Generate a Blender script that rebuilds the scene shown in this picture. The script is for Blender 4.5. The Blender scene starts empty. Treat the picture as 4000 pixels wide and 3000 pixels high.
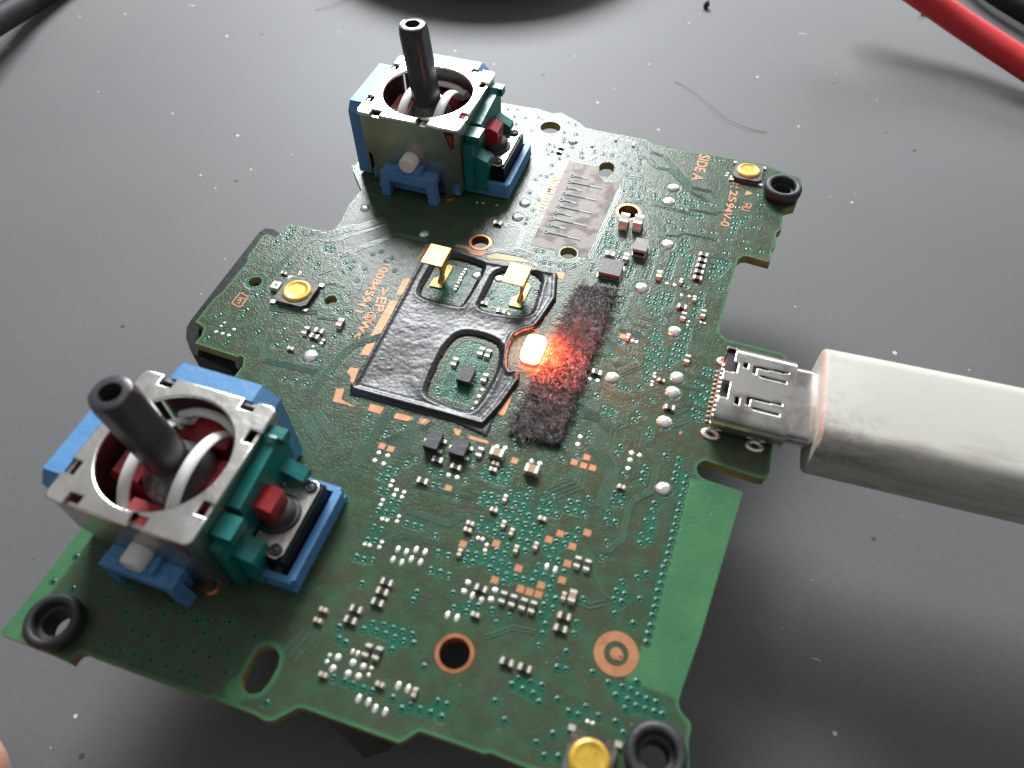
import bpy, bmesh, math, random
import numpy as np
from mathutils import Vector, Matrix
from mathutils.geometry import delaunay_2d_cdt
random.seed(7); rng = np.random.default_rng(7)
S = bpy.context.scene
MM = 0.001
H = 14.0                      # board top above the table, mm
# ---------------------------------------------------------------- camera
RC = ((0.94723345, 0.32050483, -0.00504328), (0.25365634, -0.75910031, -0.59952079), (-0.19597767, 0.56660689, -0.80034329))
cam = bpy.data.cameras.new('camera'); camo = bpy.data.objects.new('camera', cam); S.collection.objects.link(camo)
X, Y, Z = Vector(RC[0]), -Vector(RC[1]), -Vector(RC[2])
M = Matrix((X, Y, Z)).transposed().to_4x4()
M.translation = Vector((21.17665, -38.40477, 57.58709 + H)) * MM
camo.matrix_world = M
cam.sensor_fit = 'HORIZONTAL'; cam.sensor_width = 36.0; cam.lens = 26.06
cam.clip_start = 0.002; cam.clip_end = 20.0
cam.dof.use_dof = True; cam.dof.focus_distance = 0.086; cam.dof.aperture_fstop = 38.0
S.camera = camo
# ---------------------------------------------------------------- light
W = bpy.data.worlds.new('World'); S.world = W; W.use_nodes = True
wn_ = W.node_tree; bg = wn_.nodes['Background']           # dim room: pale ceiling above, darker walls towards the horizon
tcw = wn_.nodes.new('ShaderNodeTexCoord'); sx = wn_.nodes.new('ShaderNodeSeparateXYZ'); rw = wn_.nodes.new('ShaderNodeValToRGB')
wn_.links.new(tcw.outputs['Generated'], sx.inputs[0]); wn_.links.new(sx.outputs['Z'], rw.inputs['Fac']); wn_.links.new(rw.outputs['Color'], bg.inputs['Color'])
rw.color_ramp.elements[0].position = 0.0; rw.color_ramp.elements[0].color = (.022, .023, .024, 1)
rw.color_ramp.elements[1].position = .85; rw.color_ramp.elements[1].color = (.38, .384, .39, 1)
bg.inputs[1].default_value = 1.0
def area(name, az, el, dist, sx, sy, power, col):
    l = bpy.data.lights.new(name, 'AREA'); l.shape = 'RECTANGLE'; l.size = sx; l.size_y = sy; l.energy = power; l.color = col
    o = bpy.data.objects.new(name, l); S.collection.objects.link(o)
    a, e = math.radians(az), math.radians(el)
    d = Vector((math.sin(a) * math.cos(e), math.cos(a) * math.cos(e), math.sin(e)))
    o.location = d * dist + Vector((0, 0.02, 0)); o.rotation_euler = d.to_track_quat('Z', 'Y').to_euler()
    return o
area('window_light', -23, 36, 0.50, 0.235, 0.155, 5.7, (0.95, 0.98, 1.0))
area('fill_light_far', 16, 19, 0.50, 0.22, 0.10, 0.62, (0.95, 0.98, 1.0))  # added fill lamp, no second window known; lifts the far right table
S.view_settings.view_transform = 'Standard'; S.view_settings.look = 'None'; S.view_settings.exposure = 0.0; S.view_settings.gamma = 1.0
S.render.engine = 'CYCLES'
# ---------------------------------------------------------------- measured positions on the board, mm
OUTLINE=[[-22.99,-33.24],[-22.8,-30.38],[-22.71,-24.03],[-22.71,-21.03],[-23.01,-14.0],[-22.11,-7.5],[-19.97,-6.5],[-19.07,-6.22],[-18.97,-4.02],[-19.39,-3.0],[-19.88,-2.85],[-20.12,-3.12],[-25.13,-2.93],[-25.08,-1.85],[-25.41,-0.8],[-26.71,-0.4],[-26.67,3.26],[-26.38,4.16],[-26.24,9.15],[-26.62,9.8],[-26.69,11.16],[-26.78,13.35],[-26.54,13.84],[-25.79,13.72],[-25.18,13.58],[-25.05,14.54],[-25.01,16.23],[-24.16,16.19],[-20.47,16.27],[-19.5,16.7],[-19.38,18.52],[-19.78,21.17],[-19.61,24.38],[-22.3,27.56],[-22.53,28.13],[-22.29,30.18],[-22.49,35.18],[-20.8,37.5],[-17.5,41.5],[-11.5,46.6],[-9.71,47.03],[-5.25,47.16],[-4.4,47.25],[-2.32,46.81],[-1.2,47.37],[1.52,46.05],[2.85,45.04],[4.94,45.02],[10.45,45.08],[10.77,45.08],[11.35,44.65],[12.02,44.35],[16.6,44.04],[17.03,44.58],[22.92,44.54],[25.76,44.69],[28.92,43.62],[30.55,43.4],[30.62,42.77],[30.58,39.29],[30.4,37.81],[29.22,36.9],[29.13,35.74],[29.31,33.19],[28.82,32.53],[28.81,31.71],[29.02,30.81],[28.78,29.77],[28.64,29.25],[28.74,27.36],[28.49,27.34],[26.23,27.53],[25.72,27.34],[25.35,26.77],[25.25,25.66],[25.09,22.09],[24.95,15.97],[25.1,15.32],[25.46,14.87],[26.09,14.51],[26.3,14.61],[31.15,14.55],[31.8,14.37],[32.12,13.67],[31.85,3.32],[31.93,0.31],[31.6,-0.5],[30.9,-0.56],[26.39,-0.23],[25.93,-0.51],[25.68,-1.17],[25.86,-1.73],[26.28,-2.11],[26.88,-2.22],[29.99,-2.36],[28.67,-16.18],[28.1,-20.22],[28.0,-21.26],[28.11,-21.67],[28.35,-21.99],[29.08,-22.5],[29.2,-22.81],[29.19,-23.84],[29.4,-24.83],[29.92,-26.68],[29.19,-28.38],[26.83,-28.86],[22.33,-28.91],[18.78,-29.07],[16.03,-28.98],[15.71,-29.17],[11.23,-29.25],[10.71,-29.3],[10.0,-30.15],[9.66,-30.46],[2.15,-30.54],[1.65,-30.68],[0.95,-31.48],[0.41,-32.04],[-0.21,-32.21],[-1.0,-32.08],[-1.46,-32.08],[-4.61,-32.08],[-4.99,-32.24],[-15.18,-32.38],[-15.83,-32.36],[-16.2,-32.55],[-16.31,-32.89],[-16.32,-33.36],[-16.74,-33.31],[-18.59,-33.24],[-20.93,-33.25]]
RINGS=[[11.15,-23.35,1.51],[11.93,30.58,1.47],[-2.76,20.24,1.28]]
HOLES_R=[[-1.59,43.69,1.34],[7.22,21.67,0.96],[-23.8,6.67,0.72],[-14.74,6.78,0.68]]
SLOTS=[[[-3.33,-30.14],[-3.06,-30.68],[-2.48,-30.95],[-1.93,-30.9],[-1.43,-30.55],[-1.2,-29.74],[-1.16,-28.55],[-1.42,-27.77],[-2.09,-27.34],[-2.78,-27.4],[-3.25,-27.84],[-3.32,-28.74]],[[6.46,37.57],[6.56,38.33],[6.95,38.85],[7.64,39.05],[8.14,38.73],[8.4,38.09],[8.48,37.15],[8.06,36.23],[7.4,35.96],[6.81,36.24],[6.54,36.87]]]
GROM=[[28.5,39.4],[27.1,-25.55],[-18.95,-31.2]]
YELLOW=[[24.2,42.0],[22.8,-27.3],[-18.45,6.45]]
VIAS=[[9.28,-9.7],[9.94,-9.77],[10.77,-8.9],[11.52,-8.9],[12.25,-8.87],[12.29,-8.1],[9.29,-10.65],[10.01,-10.49],[11.52,-9.82],[12.25,-9.78],[10.89,-10.56],[11.49,-10.48],[12.2,-10.53],[12.98,-10.55],[10.72,-11.35],[11.5,-11.37],[12.24,-11.4],[12.96,-11.4],[13.7,-11.35],[14.4,-11.27],[10.72,-12.19],[10.04,-12.93],[10.73,-12.94],[11.47,-13.0],[12.94,-12.23],[13.7,-12.13],[14.44,-12.2],[12.94,-12.97],[13.63,-12.9],[12.16,-13.73],[11.42,-14.48],[13.69,-13.75],[12.18,-14.52],[15.16,-12.92],[15.89,-12.9],[15.91,-12.13],[16.63,-12.08],[16.64,-11.26],[17.41,-11.35],[17.38,-10.47],[11.43,-15.3],[12.13,-15.29],[12.88,-15.33],[11.39,-16.09],[12.15,-16.17],[12.9,-16.21],[13.64,-16.14],[14.33,-16.13],[15.08,-16.09],[12.85,-16.88],[15.82,-13.71],[16.58,-13.68],[15.15,-14.57],[15.11,-15.32],[15.82,-15.3],[16.57,-15.27],[17.3,-14.48],[16.56,-16.13],[16.55,-16.98],[17.29,-16.87],[16.55,-17.64],[17.29,-17.64],[16.5,-18.45],[12.74,-19.3],[14.22,-19.28],[19.39,-16.13],[13.74,-8.08],[14.48,-8.08],[13.7,-8.92],[14.47,-8.91],[15.96,-8.12],[16.7,-8.04],[13.71,-9.78],[14.43,-9.74],[15.18,-9.69],[15.93,-8.91],[16.68,-8.87],[17.44,-8.89],[17.44,-7.29],[19.37,-8.04],[19.39,-8.84],[20.19,-8.77],[19.45,-6.08],[20.18,-6.08],[19.43,-6.87],[20.19,-6.87],[22.98,-5.97],[22.92,-6.69],[22.61,-7.84],[23.31,-7.52],[23.32,-8.51],[22.57,-9.2],[23.23,-9.55],[22.58,-10.01],[19.91,-10.75],[19.85,-12.25],[23.7,-12.44],[23.03,-13.02],[21.92,-13.76],[21.71,-14.65],[22.42,-14.73],[21.7,-15.42],[22.36,-15.41],[23.65,-14.73],[24.91,-11.52],[24.96,-12.23],[24.94,-12.96],[24.88,-13.62],[24.91,-14.35],[24.92,-15.03],[24.88,-15.73],[22.03,-16.49],[-0.25,-12.34],[0.46,-12.28],[1.2,-12.99],[1.9,-13.0],[0.43,-14.23],[1.16,-14.15],[1.79,-14.02],[0.78,-15.72],[1.52,-15.75],[3.29,-14.52],[4.0,-14.52],[4.66,-14.5],[6.07,-14.77],[0.79,-17.01],[1.47,-16.86],[0.56,-18.69],[1.25,-18.68],[1.97,-18.48],[6.86,-16.16],[7.75,-16.13],[6.85,-17.73],[7.67,-17.71],[8.45,-17.71],[2.0,-20.63],[6.52,-19.9],[6.51,-20.6],[9.32,-19.03],[6.44,-10.82],[9.2,-14.46],[9.24,-15.44],[9.95,-15.31],[10.68,-15.26],[9.18,-16.13],[9.91,-16.07],[9.23,-12.09],[9.23,-12.89],[8.62,-9.79],[8.49,-10.46],[10.85,-19.42],[11.62,-19.37],[9.81,-20.11],[10.87,-20.1],[1.87,-24.4],[3.75,-23.96],[4.19,-23.28],[5.1,-23.14],[5.92,-23.13],[6.71,-23.13],[7.53,-23.12],[4.76,-23.76],[5.52,-23.76],[6.31,-23.76],[7.09,-23.76],[7.9,-23.75],[6.51,-24.67],[2.91,-25.37],[2.25,-25.23],[9.34,-25.09],[4.09,-27.94],[4.79,-27.95],[5.66,-27.96],[6.37,-27.93],[8.0,-27.89],[8.94,-28.4],[10.22,-27.94],[11.05,-27.95],[11.25,-27.03],[11.96,-27.03],[11.95,-27.97],[9.5,-27.92],[3.18,-27.94],[-4.53,-5.53],[-3.61,-6.95],[-3.65,-7.9],[-2.23,-6.72],[-0.85,-5.6],[1.6,-8.47],[0.94,-9.14],[-0.35,-10.14],[0.4,-10.07],[-0.81,-11.04],[-0.11,-11.02],[4.29,-9.07],[3.25,-9.11],[4.04,-10.36],[4.66,-10.28],[6.59,-9.04],[6.59,-7.2],[7.84,-7.22],[7.85,-8.1],[8.58,-8.11],[9.35,-7.16],[9.34,-8.11],[10.04,-6.49],[10.01,-7.29],[10.05,-8.09],[9.68,-4.27],[7.63,-1.85],[8.14,1.44],[7.88,-0.1],[6.97,-2.84],[-6.44,-4.19],[14.75,14.79],[14.79,13.11],[17.45,12.91],[18.92,13.65],[18.96,12.92],[18.57,12.22],[19.6,12.41],[19.05,11.66],[18.53,10.77],[19.34,10.88],[19.96,11.24],[19.97,10.38],[17.72,9.16],[18.96,9.65],[19.76,9.45],[18.98,8.73],[19.98,8.68],[21.02,9.26],[21.2,10.09],[15.59,8.92],[15.8,10.98],[14.09,7.17],[21.28,12.32],[21.93,12.3],[21.25,11.59],[21.89,11.57],[21.27,10.89],[21.97,10.89],[19.36,7.79],[19.32,6.93],[18.92,5.93],[20.37,4.75],[18.85,4.03],[19.5,2.9],[19.26,1.99],[17.86,5.32],[17.18,5.32],[16.35,2.48],[17.19,2.48],[16.36,1.58],[17.18,1.64],[15.24,3.68],[15.78,-0.67],[15.81,-1.39],[20.92,1.46],[20.92,0.72],[13.91,-2.82],[14.14,-4.17],[15.31,-3.52],[18.83,-1.24],[18.65,-2.08],[19.76,-3.99],[21.44,-2.61],[21.4,-3.37],[21.42,-4.17],[22.92,-0.9],[24.12,-0.82],[24.12,-1.65],[24.13,-2.46],[24.12,-3.2],[25.17,-2.48],[25.1,-3.24],[25.13,-3.9],[25.05,-4.58],[24.58,10.14],[25.26,10.14],[24.6,9.39],[25.27,9.39],[24.06,8.24],[24.85,7.92],[25.39,7.37],[24.82,6.81],[25.39,6.43],[23.9,6.36],[24.58,5.66],[24.44,4.91],[25.08,4.7],[24.53,4.1],[25.19,4.11],[14.24,1.08],[21.98,14.84],[22.03,13.95],[22.03,13.3],[22.24,17.71],[22.29,16.79],[18.13,15.66],[18.85,15.73],[19.24,15.01],[10.47,26.08],[11.23,25.69],[10.61,25.34],[10.63,24.71],[11.28,24.92],[11.98,24.95],[11.38,24.18],[12.01,24.26],[10.68,23.6],[10.67,22.91],[13.31,24.9],[12.79,23.55],[12.76,22.92],[16.3,25.2],[16.32,24.45],[16.3,23.08],[16.33,22.29],[16.31,21.56],[16.29,20.83],[18.5,25.17],[18.53,24.36],[18.51,23.55],[18.45,22.73],[18.46,22.01],[18.46,21.36],[14.39,21.65],[14.42,20.93],[14.4,20.27],[19.31,27.87],[19.1,27.03],[19.79,27.05],[19.19,26.09],[19.56,25.38],[20.38,25.59],[20.35,24.77],[20.36,23.97],[20.34,23.16],[20.39,22.39],[23.43,25.66],[24.38,25.57],[23.22,24.72],[24.11,24.75],[22.85,23.74],[23.82,24.06],[23.54,23.31],[23.03,22.69],[24.27,21.5],[20.62,20.73],[22.47,20.34],[22.43,19.39],[22.61,18.59],[14.89,17.81],[14.85,16.86],[14.88,15.83],[18.66,18.88],[19.31,18.91],[18.67,18.2],[19.28,18.21],[18.68,17.52],[19.29,17.48],[17.29,17.92],[17.94,17.95],[17.26,17.23],[17.91,17.27],[18.41,16.34],[22.07,30.07],[23.91,29.47],[24.12,30.83],[25.69,29.78],[26.16,28.68],[27.69,28.64],[23.99,27.2],[22.52,29.01],[10.32,20.56],[10.31,19.89],[11.19,40.97],[11.35,39.91],[9.6,39.21],[10.37,38.74],[11.36,38.59],[11.48,36.14],[12.28,35.48],[12.95,35.36],[11.49,34.88],[11.72,33.59],[12.53,33.75],[10.51,34.21],[10.35,37.3],[14.33,34.56],[14.42,33.81],[15.03,33.9],[17.06,35.58],[17.73,36.14],[17.28,35.21],[17.9,34.85],[18.64,34.99],[19.61,34.97],[20.36,35.0],[21.25,34.97],[17.93,34.31],[17.29,34.43],[16.99,33.12],[18.02,33.13],[19.09,34.03],[19.22,32.56],[19.99,32.81],[20.05,32.08],[18.47,31.45],[16.98,30.43],[17.73,29.73],[16.69,28.87],[18.58,29.49],[20.65,30.18],[23.99,33.5],[25.31,34.04],[26.64,34.59],[24.14,32.49],[24.86,33.04],[26.51,32.54],[25.64,32.15],[24.13,31.65],[23.97,35.43],[26.2,38.5],[26.7,36.77],[19.62,43.51],[20.74,43.75],[10.46,28.69],[10.77,27.73],[10.99,26.05],[10.81,24.07],[4.44,20.86],[3.68,20.9],[5.11,19.34],[5.77,19.37],[6.76,19.41],[7.42,19.43],[1.37,34.56],[0.19,33.81],[0.93,33.82],[0.98,36.12],[-0.18,32.87],[-0.08,30.24],[1.39,29.27],[1.31,27.26],[1.07,25.57],[1.1,24.84],[-6.85,44.54],[-5.33,44.8],[-3.73,45.45],[-3.76,42.38],[-6.13,43.05],[-5.63,39.86],[0.34,45.56],[1.41,45.3],[0.43,43.28],[2.1,43.36],[0.91,41.9],[0.93,41.32],[-0.68,40.21],[0.08,40.0],[-0.65,38.96],[0.14,38.87],[-0.21,38.19],[2.34,40.52],[3.8,39.74],[1.44,37.73],[2.26,38.67],[4.11,38.84],[5.3,40.47],[6.41,40.38],[7.59,40.55],[10.29,42.8],[-8.22,45.99],[-6.92,46.29],[-24.89,13.06],[-24.0,13.87],[-24.03,15.4],[-24.02,14.58],[-22.75,11.09],[-20.09,11.78],[-21.72,10.27],[-19.1,14.18],[-18.51,14.18],[-18.89,13.65],[-18.21,13.58],[-18.7,10.51],[-18.67,11.29],[-15.49,11.01],[-15.0,11.74],[-15.77,12.44],[-15.02,12.79],[-13.39,12.18],[-13.38,10.13],[-13.48,8.1],[-22.75,4.83],[-22.36,5.5],[-22.59,2.69],[-24.9,1.23],[-22.58,1.74],[-19.47,3.12],[-13.51,5.71],[-12.1,5.84],[-19.86,0.38],[-17.53,1.49],[-16.52,0.27],[-17.22,-0.61],[-24.35,-1.93],[-22.1,-1.84],[-12.12,2.31],[-10.45,3.03],[-12.06,-1.1],[-10.28,-1.96],[-14.32,-4.14],[-13.14,-3.97],[-11.92,-4.01],[-10.56,7.39],[-10.1,12.9],[-11.67,13.9],[-11.16,14.65],[-13.52,14.55],[-12.76,15.2],[-15.23,-26.92],[-16.85,-28.13],[-14.6,-28.69],[-12.95,-27.84],[-11.72,-27.84],[-11.77,-26.73],[-10.24,-27.28],[-8.91,-27.48],[-8.14,-27.1],[-6.45,-26.7],[-13.29,-29.7],[-11.82,-29.71],[-10.58,-29.69],[-9.13,-29.71],[-7.81,-29.65],[-6.45,-29.57],[-7.9,-28.17],[-6.46,-28.19],[-4.0,-27.08],[-5.33,-28.92],[-14.71,-31.25],[-13.29,-31.27],[-12.0,-31.23],[-10.52,-31.22],[-9.22,-31.21],[-7.89,-31.2],[-6.52,-31.16],[-4.63,-30.15],[-21.48,-26.07],[-20.73,-25.17],[-21.83,-28.47],[-19.95,-28.45],[-19.06,-26.09],[-0.67,-31.16],[23.61,-16.82],[19.39,-18.13],[19.4,-19.05],[17.08,-19.82],[17.08,-20.77],[19.24,-20.58],[18.91,-21.95],[19.56,-21.83],[21.52,-21.45],[22.84,-21.76],[24.82,-21.0],[23.9,-21.68],[24.56,-21.69],[23.58,-22.48],[25.17,-21.94],[25.83,-21.99],[26.52,-21.98],[24.51,-22.48],[25.17,-22.71],[24.49,-23.16],[25.85,-22.7],[26.54,-22.69],[27.12,-22.67],[24.02,-24.25],[24.7,-24.8],[19.6,-24.09],[21.71,-23.92],[20.61,-24.65],[21.3,-24.64],[22.73,-24.24],[18.97,-27.38],[19.94,-26.49],[16.33,-26.71],[16.42,-23.59],[16.05,-24.23],[17.29,-23.58],[18.2,-23.55],[16.93,-24.26],[17.76,-24.3],[18.33,-24.74],[15.25,-25.69],[19.77,-28.03],[20.74,-27.79],[24.93,-16.58],[24.88,-17.25],[24.89,-17.95],[13.4,-20.15],[17.1,-19.06],[25.1,-5.39],[25.08,-6.1],[25.07,-6.79],[25.05,-7.48],[25.04,-8.16],[25.05,-8.93],[25.02,-9.54],[25.02,-10.25],[25.03,-10.99],[2.8,3.36],[0.39,-0.55],[1.97,0.02],[0.8,-1.2],[3.5,-0.34],[0.97,13.27],[0.37,12.53],[0.82,12.79],[1.42,12.45],[5.65,14.72],[4.76,15.07]]
CHIPS=[["res","x",21.55,25.95],["res","x",21.58,25.01],["res","x",21.55,24.07],["res","x",21.55,23.14],["res","x",21.55,22.17],["res","x",20.78,17.46],["res","y",21.17,16.21],["res","y",23.04,17.19],["res","y",22.61,10.67],["cap","y",17.53,21.22],["capS","y",19.96,21.12],["capS","y",21.81,19.03],["capS","y",16.36,11.65],["mlcc","y",11.95,28.15],["mlcc","y",13.53,28.37],["cap","x",11.7,22.62],["cap","y",13.52,22.74],["res","y",-15.1,2.0],["res","x",-13.79,2.4],["res","x",-13.88,1.58],["resS","y",-12.78,1.22],["cap","y",-12.14,3.98],["capS","x",-15.4,-0.61],["resS","x",-21.38,8.7],["resS","x",1.01,39.86],["resS","x",1.02,38.88],["res","x",-1.88,23.7],["resS","y",4.64,41.63],["resS","y",7.16,43.85],["resS","y",9.59,43.38],["res","x",3.5,-7.97],["res","x",5.32,-8.12],["res","x",3.06,-10.39],["res","y",6.85,-6.0],["capL","x",8.4,-5.75],["capS","x",8.57,-6.67],["capS","x",8.57,-7.33],["capL","x",11.89,-6.4],["capS","x",19.82,-5.4],["res","x",14.51,6.2],["res","x",22.1,4.32],["resS","x",20.71,7.3],["capS","y",10.53,-9.69],["capS","y",11.2,-12.06],["capS","y",12.08,-12.52],["capS","y",8.61,-15.64],["capS","y",12.93,-13.85],["capS","x",9.98,-11.07],["capS","x",8.51,-12.89],["capS","x",8.51,-13.52],["res","x",3.95,-19.9],["res","x",3.93,-20.72],["res","x",3.94,-21.66],["res","x",11.32,-17.96],["res","x",2.57,-22.69],["res","x",2.53,-23.62],["res","y",13.24,-18.08],["res","y",14.06,-18.09],["res","y",14.94,-18.1],["res","y",15.71,-18.09],["res","y",18.06,-13.33],["res","y",18.89,-13.35],["capS","y",17.8,-16.45],["capS","y",14.39,-13.06],["cap","y",18.46,-16.29],["capS","x",14.16,-10.52],["res","x",18.28,-18.0],["res","x",18.28,-19.02],["res","x",15.15,-22.74],["res","x",16.58,-22.73],["capS","x",0.15,-23.56],["capS","x",0.13,-24.46],["capS","x",2.44,-28.01],["capS","x",6.76,-27.29],["capS","x",11.64,-20.12],["capS","y",9.42,-27.0],["res","y",4.78,-25.32],["res","y",5.63,-25.27],["res","y",2.9,5.09],["res","y",3.65,5.06],["res","y",0.88,3.01],["res","y",4.36,2.08],["resS","y",-2.72,15.25],["resS","y",-2.79,14.38],["resS","y",-2.71,13.52],["resS","y",-2.72,12.53],["resS","y",3.94,10.54],["resS","x",0.94,11.4],["res","x",3.0,10.84]]
PADS=[[18.61,20.52,0.2,0.2],[19.41,20.53,0.2,0.2],[20.4,19.28,0.2,0.2],[21.24,19.37,0.2,0.2],[16.9,11.46,0.2,0.2],[17.35,11.39,0.2,0.2],[21.86,15.8,0.13,0.13],[21.82,15.29,0.13,0.13],[23.04,16.1,0.13,0.13],[23.45,16.12,0.13,0.13],[-22.35,-0.08,0.2,0.2],[-23.93,-0.94,0.2,0.2],[-23.18,-0.94,0.2,0.2],[-22.44,-0.93,0.2,0.2],[-23.77,0.45,0.15,0.13],[-23.85,-0.08,0.15,0.13],[-13.53,0.5,0.15,0.13],[-19.85,9.51,0.15,0.13],[-19.8,9.15,0.15,0.13],[3.13,41.39,0.22,0.2],[3.91,41.31,0.22,0.2],[4.21,40.72,0.22,0.2],[5.37,42.02,0.22,0.2],[5.05,44.02,0.22,0.2],[5.9,43.95,0.22,0.2],[6.62,43.83,0.22,0.2],[7.86,44.12,0.22,0.2],[8.7,44.05,0.22,0.2],[5.4,41.11,0.22,0.2],[6.21,41.15,0.22,0.2],[6.62,41.4,0.22,0.2],[7.69,41.75,0.22,0.2],[-5.52,26.6,0.18,0.15],[-4.79,26.75,0.18,0.15],[-3.13,26.9,0.18,0.15],[8.08,-4.88,0.24,0.26],[8.83,-4.77,0.24,0.26],[9.31,-3.5,0.24,0.26],[10.1,-3.42,0.24,0.26],[-1.91,-8.91,0.24,0.26],[-1.02,-8.93,0.24,0.26],[-1.91,-9.77,0.24,0.26],[-1.01,-9.82,0.24,0.26],[4.98,-9.04,0.24,0.26],[5.77,-9.0,0.24,0.26],[0.47,-11.16,0.2,0.2],[0.5,-11.66,0.2,0.2],[1.17,-11.86,0.2,0.2],[1.18,-12.41,0.2,0.2],[1.89,-11.87,0.2,0.2],[1.91,-12.37,0.2,0.2],[0.46,-13.15,0.2,0.2],[0.47,-13.64,0.2,0.2],[11.53,-5.33,0.24,0.26],[12.31,-5.32,0.24,0.26],[14.99,-1.43,0.24,0.26],[14.99,-2.29,0.24,0.26],[19.88,-1.61,0.24,0.26],[20.63,-1.64,0.24,0.26],[19.92,-2.39,0.24,0.26],[19.93,-3.31,0.24,0.26],[14.11,5.32,0.24,0.26],[14.86,5.35,0.24,0.26],[19.94,8.02,0.15,0.15],[19.99,7.62,0.15,0.15],[19.94,6.97,0.15,0.15],[19.95,6.56,0.15,0.15],[2.42,-14.16,0.19,0.2],[2.46,-14.64,0.19,0.2],[1.17,-14.82,0.19,0.2],[1.6,-14.8,0.19,0.2],[2.03,-16.77,0.19,0.2],[2.02,-17.28,0.19,0.2],[0.76,-17.43,0.19,0.2],[1.19,-17.39,0.19,0.2],[9.56,-13.88,0.19,0.2],[9.95,-13.85,0.19,0.2],[10.46,-14.23,0.19,0.2],[10.49,-14.74,0.19,0.2],[3.57,-16.95,0.22,0.34],[4.34,-16.95,0.22,0.34],[5.02,-16.5,0.22,0.34],[5.81,-16.46,0.22,0.34],[3.55,-17.93,0.22,0.34],[4.35,-17.93,0.22,0.34],[4.98,-17.42,0.22,0.34],[5.79,-17.41,0.22,0.34],[10.13,-17.78,0.28,0.26],[10.09,-18.58,0.28,0.26],[12.42,-17.68,0.28,0.26],[12.37,-18.51,0.28,0.26],[10.86,-18.7,0.22,0.34],[11.66,-18.72,0.22,0.34],[15.77,-14.46,0.2,0.34],[16.51,-14.51,0.2,0.34],[2.17,-26.53,0.16,0.17],[2.18,-27.04,0.16,0.17],[5.59,-26.39,0.16,0.17],[5.61,-26.92,0.16,0.17],[3.7,-25.76,0.16,0.24],[4.13,-25.74,0.16,0.24],[2.83,-26.5,0.29,0.29],[2.85,-27.35,0.29,0.29],[4.09,-26.49,0.29,0.29],[4.96,-26.48,0.29,0.29],[4.1,-27.33,0.29,0.29],[4.93,-27.27,0.29,0.29],[8.03,-26.93,0.22,0.34],[8.81,-26.91,0.22,0.34],[5.63,-28.7,0.22,0.34],[6.42,-28.7,0.22,0.34],[7.09,-28.95,0.22,0.34],[7.87,-28.92,0.22,0.34],[9.54,-20.79,0.22,0.34],[10.33,-20.79,0.22,0.34],[4.59,0.77,0.22,0.22],[4.53,-0.04,0.22,0.22],[4.56,-0.84,0.22,0.22],[4.56,-1.65,0.22,0.22],[22.04,-24.8,0.15,0.15],[22.41,-24.8,0.15,0.15],[21.9,41.53,0.2,0.12],[21.86,41.01,0.2,0.12],[22.41,40.99,0.2,0.12],[22.38,40.38,0.2,0.12]]
BLOBS=[[16.07,36.6,0.78],[16.05,33.93,0.78],[17.41,26.58,0.78],[16.13,18.98,0.78],[16.12,6.21,0.74],[22.12,8.21,0.74],[22.04,6.34,0.74],[22.0,2.7,0.74],[23.35,-4.31,0.74],[-13.21,-0.71,0.8],[-9.37,19.53,0.6],[-17.71,21.43,0.6],[2.05,41.78,0.7],[-0.07,28.25,0.7],[-0.1,25.59,0.7],[-1.31,15.15,0.55],[1.2,15.43,0.55],[20.71,14.03,0.72]]
SQUARES=[[15.78,11.67],[-1.91,-8.15],[-1.04,-8.18],[5.43,-10.28],[10.07,-5.77],[16.13,-3.37],[15.2,-4.22],[16.09,-4.28],[16.91,-4.25],[15.98,-11.29],[15.23,-12.12],[18.13,-10.49],[17.27,-12.09],[17.3,-13.66],[17.29,-15.17],[15.81,-16.13],[14.33,-16.95],[15.08,-16.95],[15.82,-16.91],[13.62,-15.34],[11.17,-13.87],[12.12,-16.92],[8.55,-14.79]]
COPPER=[[[-8.55,17.96],[-7.96,18.26],[-7.96,17.56],[-8.27,15.3],[-8.46,15.43]],[[-5.24,19.02],[-3.69,19.18],[-3.28,18.82],[-1.51,18.91],[-1.81,18.22],[-2.7,18.03],[-3.93,18.7],[-5.2,18.58]],[[-1.2,18.43],[-0.34,19.1],[2.62,19.21],[3.55,18.84],[-1.2,18.04]],[[3.88,19.05],[4.3,19.0],[4.68,18.45],[4.17,18.57]],[[6.81,18.41],[7.7,18.52],[7.76,17.42],[6.96,17.71]],[[7.11,16.11],[7.77,15.42],[7.38,15.2]],[[7.13,14.14],[7.68,14.23],[7.66,11.38],[7.11,11.53]],[[7.15,11.21],[6.79,10.75],[6.51,9.65],[7.33,9.43]],[[-8.69,12.13],[-7.89,12.49],[-7.6,9.95],[-8.51,9.73]],[[-8.72,8.69],[-7.73,9.02],[-7.53,4.48],[-8.59,3.55]],[[-8.52,2.44],[-7.72,2.94],[-7.64,1.14],[-8.53,1.0]],[[-8.75,-0.78],[-7.87,-0.64],[-7.57,-2.42],[-7.95,-2.4],[-8.22,-1.74],[-8.78,-1.48]],[[-8.89,-3.53],[-8.11,-3.34],[-7.82,-4.55],[-6.03,-4.95],[-8.48,-5.06]],[[-4.95,-4.17],[-3.53,-4.11],[-3.56,-4.97],[-4.85,-4.91]],[[-2.24,-4.32],[-0.42,-4.27],[-0.4,-4.6],[-0.86,-4.89],[-2.18,-4.99]],[[7.12,3.16],[7.54,3.15],[7.58,-1.1],[7.48,-1.48],[6.8,-1.36]],[[0.21,-4.1],[1.22,-4.11],[0.95,-4.75],[0.11,-4.82]],[[3.55,-4.28],[4.39,-4.21],[4.36,-4.89],[3.99,-4.81]],[[5.25,-4.52],[7.01,-4.53],[7.29,-4.83],[5.28,-4.91]],[[23.46,2.04],[23.86,2.17],[23.63,1.69]],[[24.51,38.88],[25.39,38.5],[24.45,37.85]]]
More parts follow.
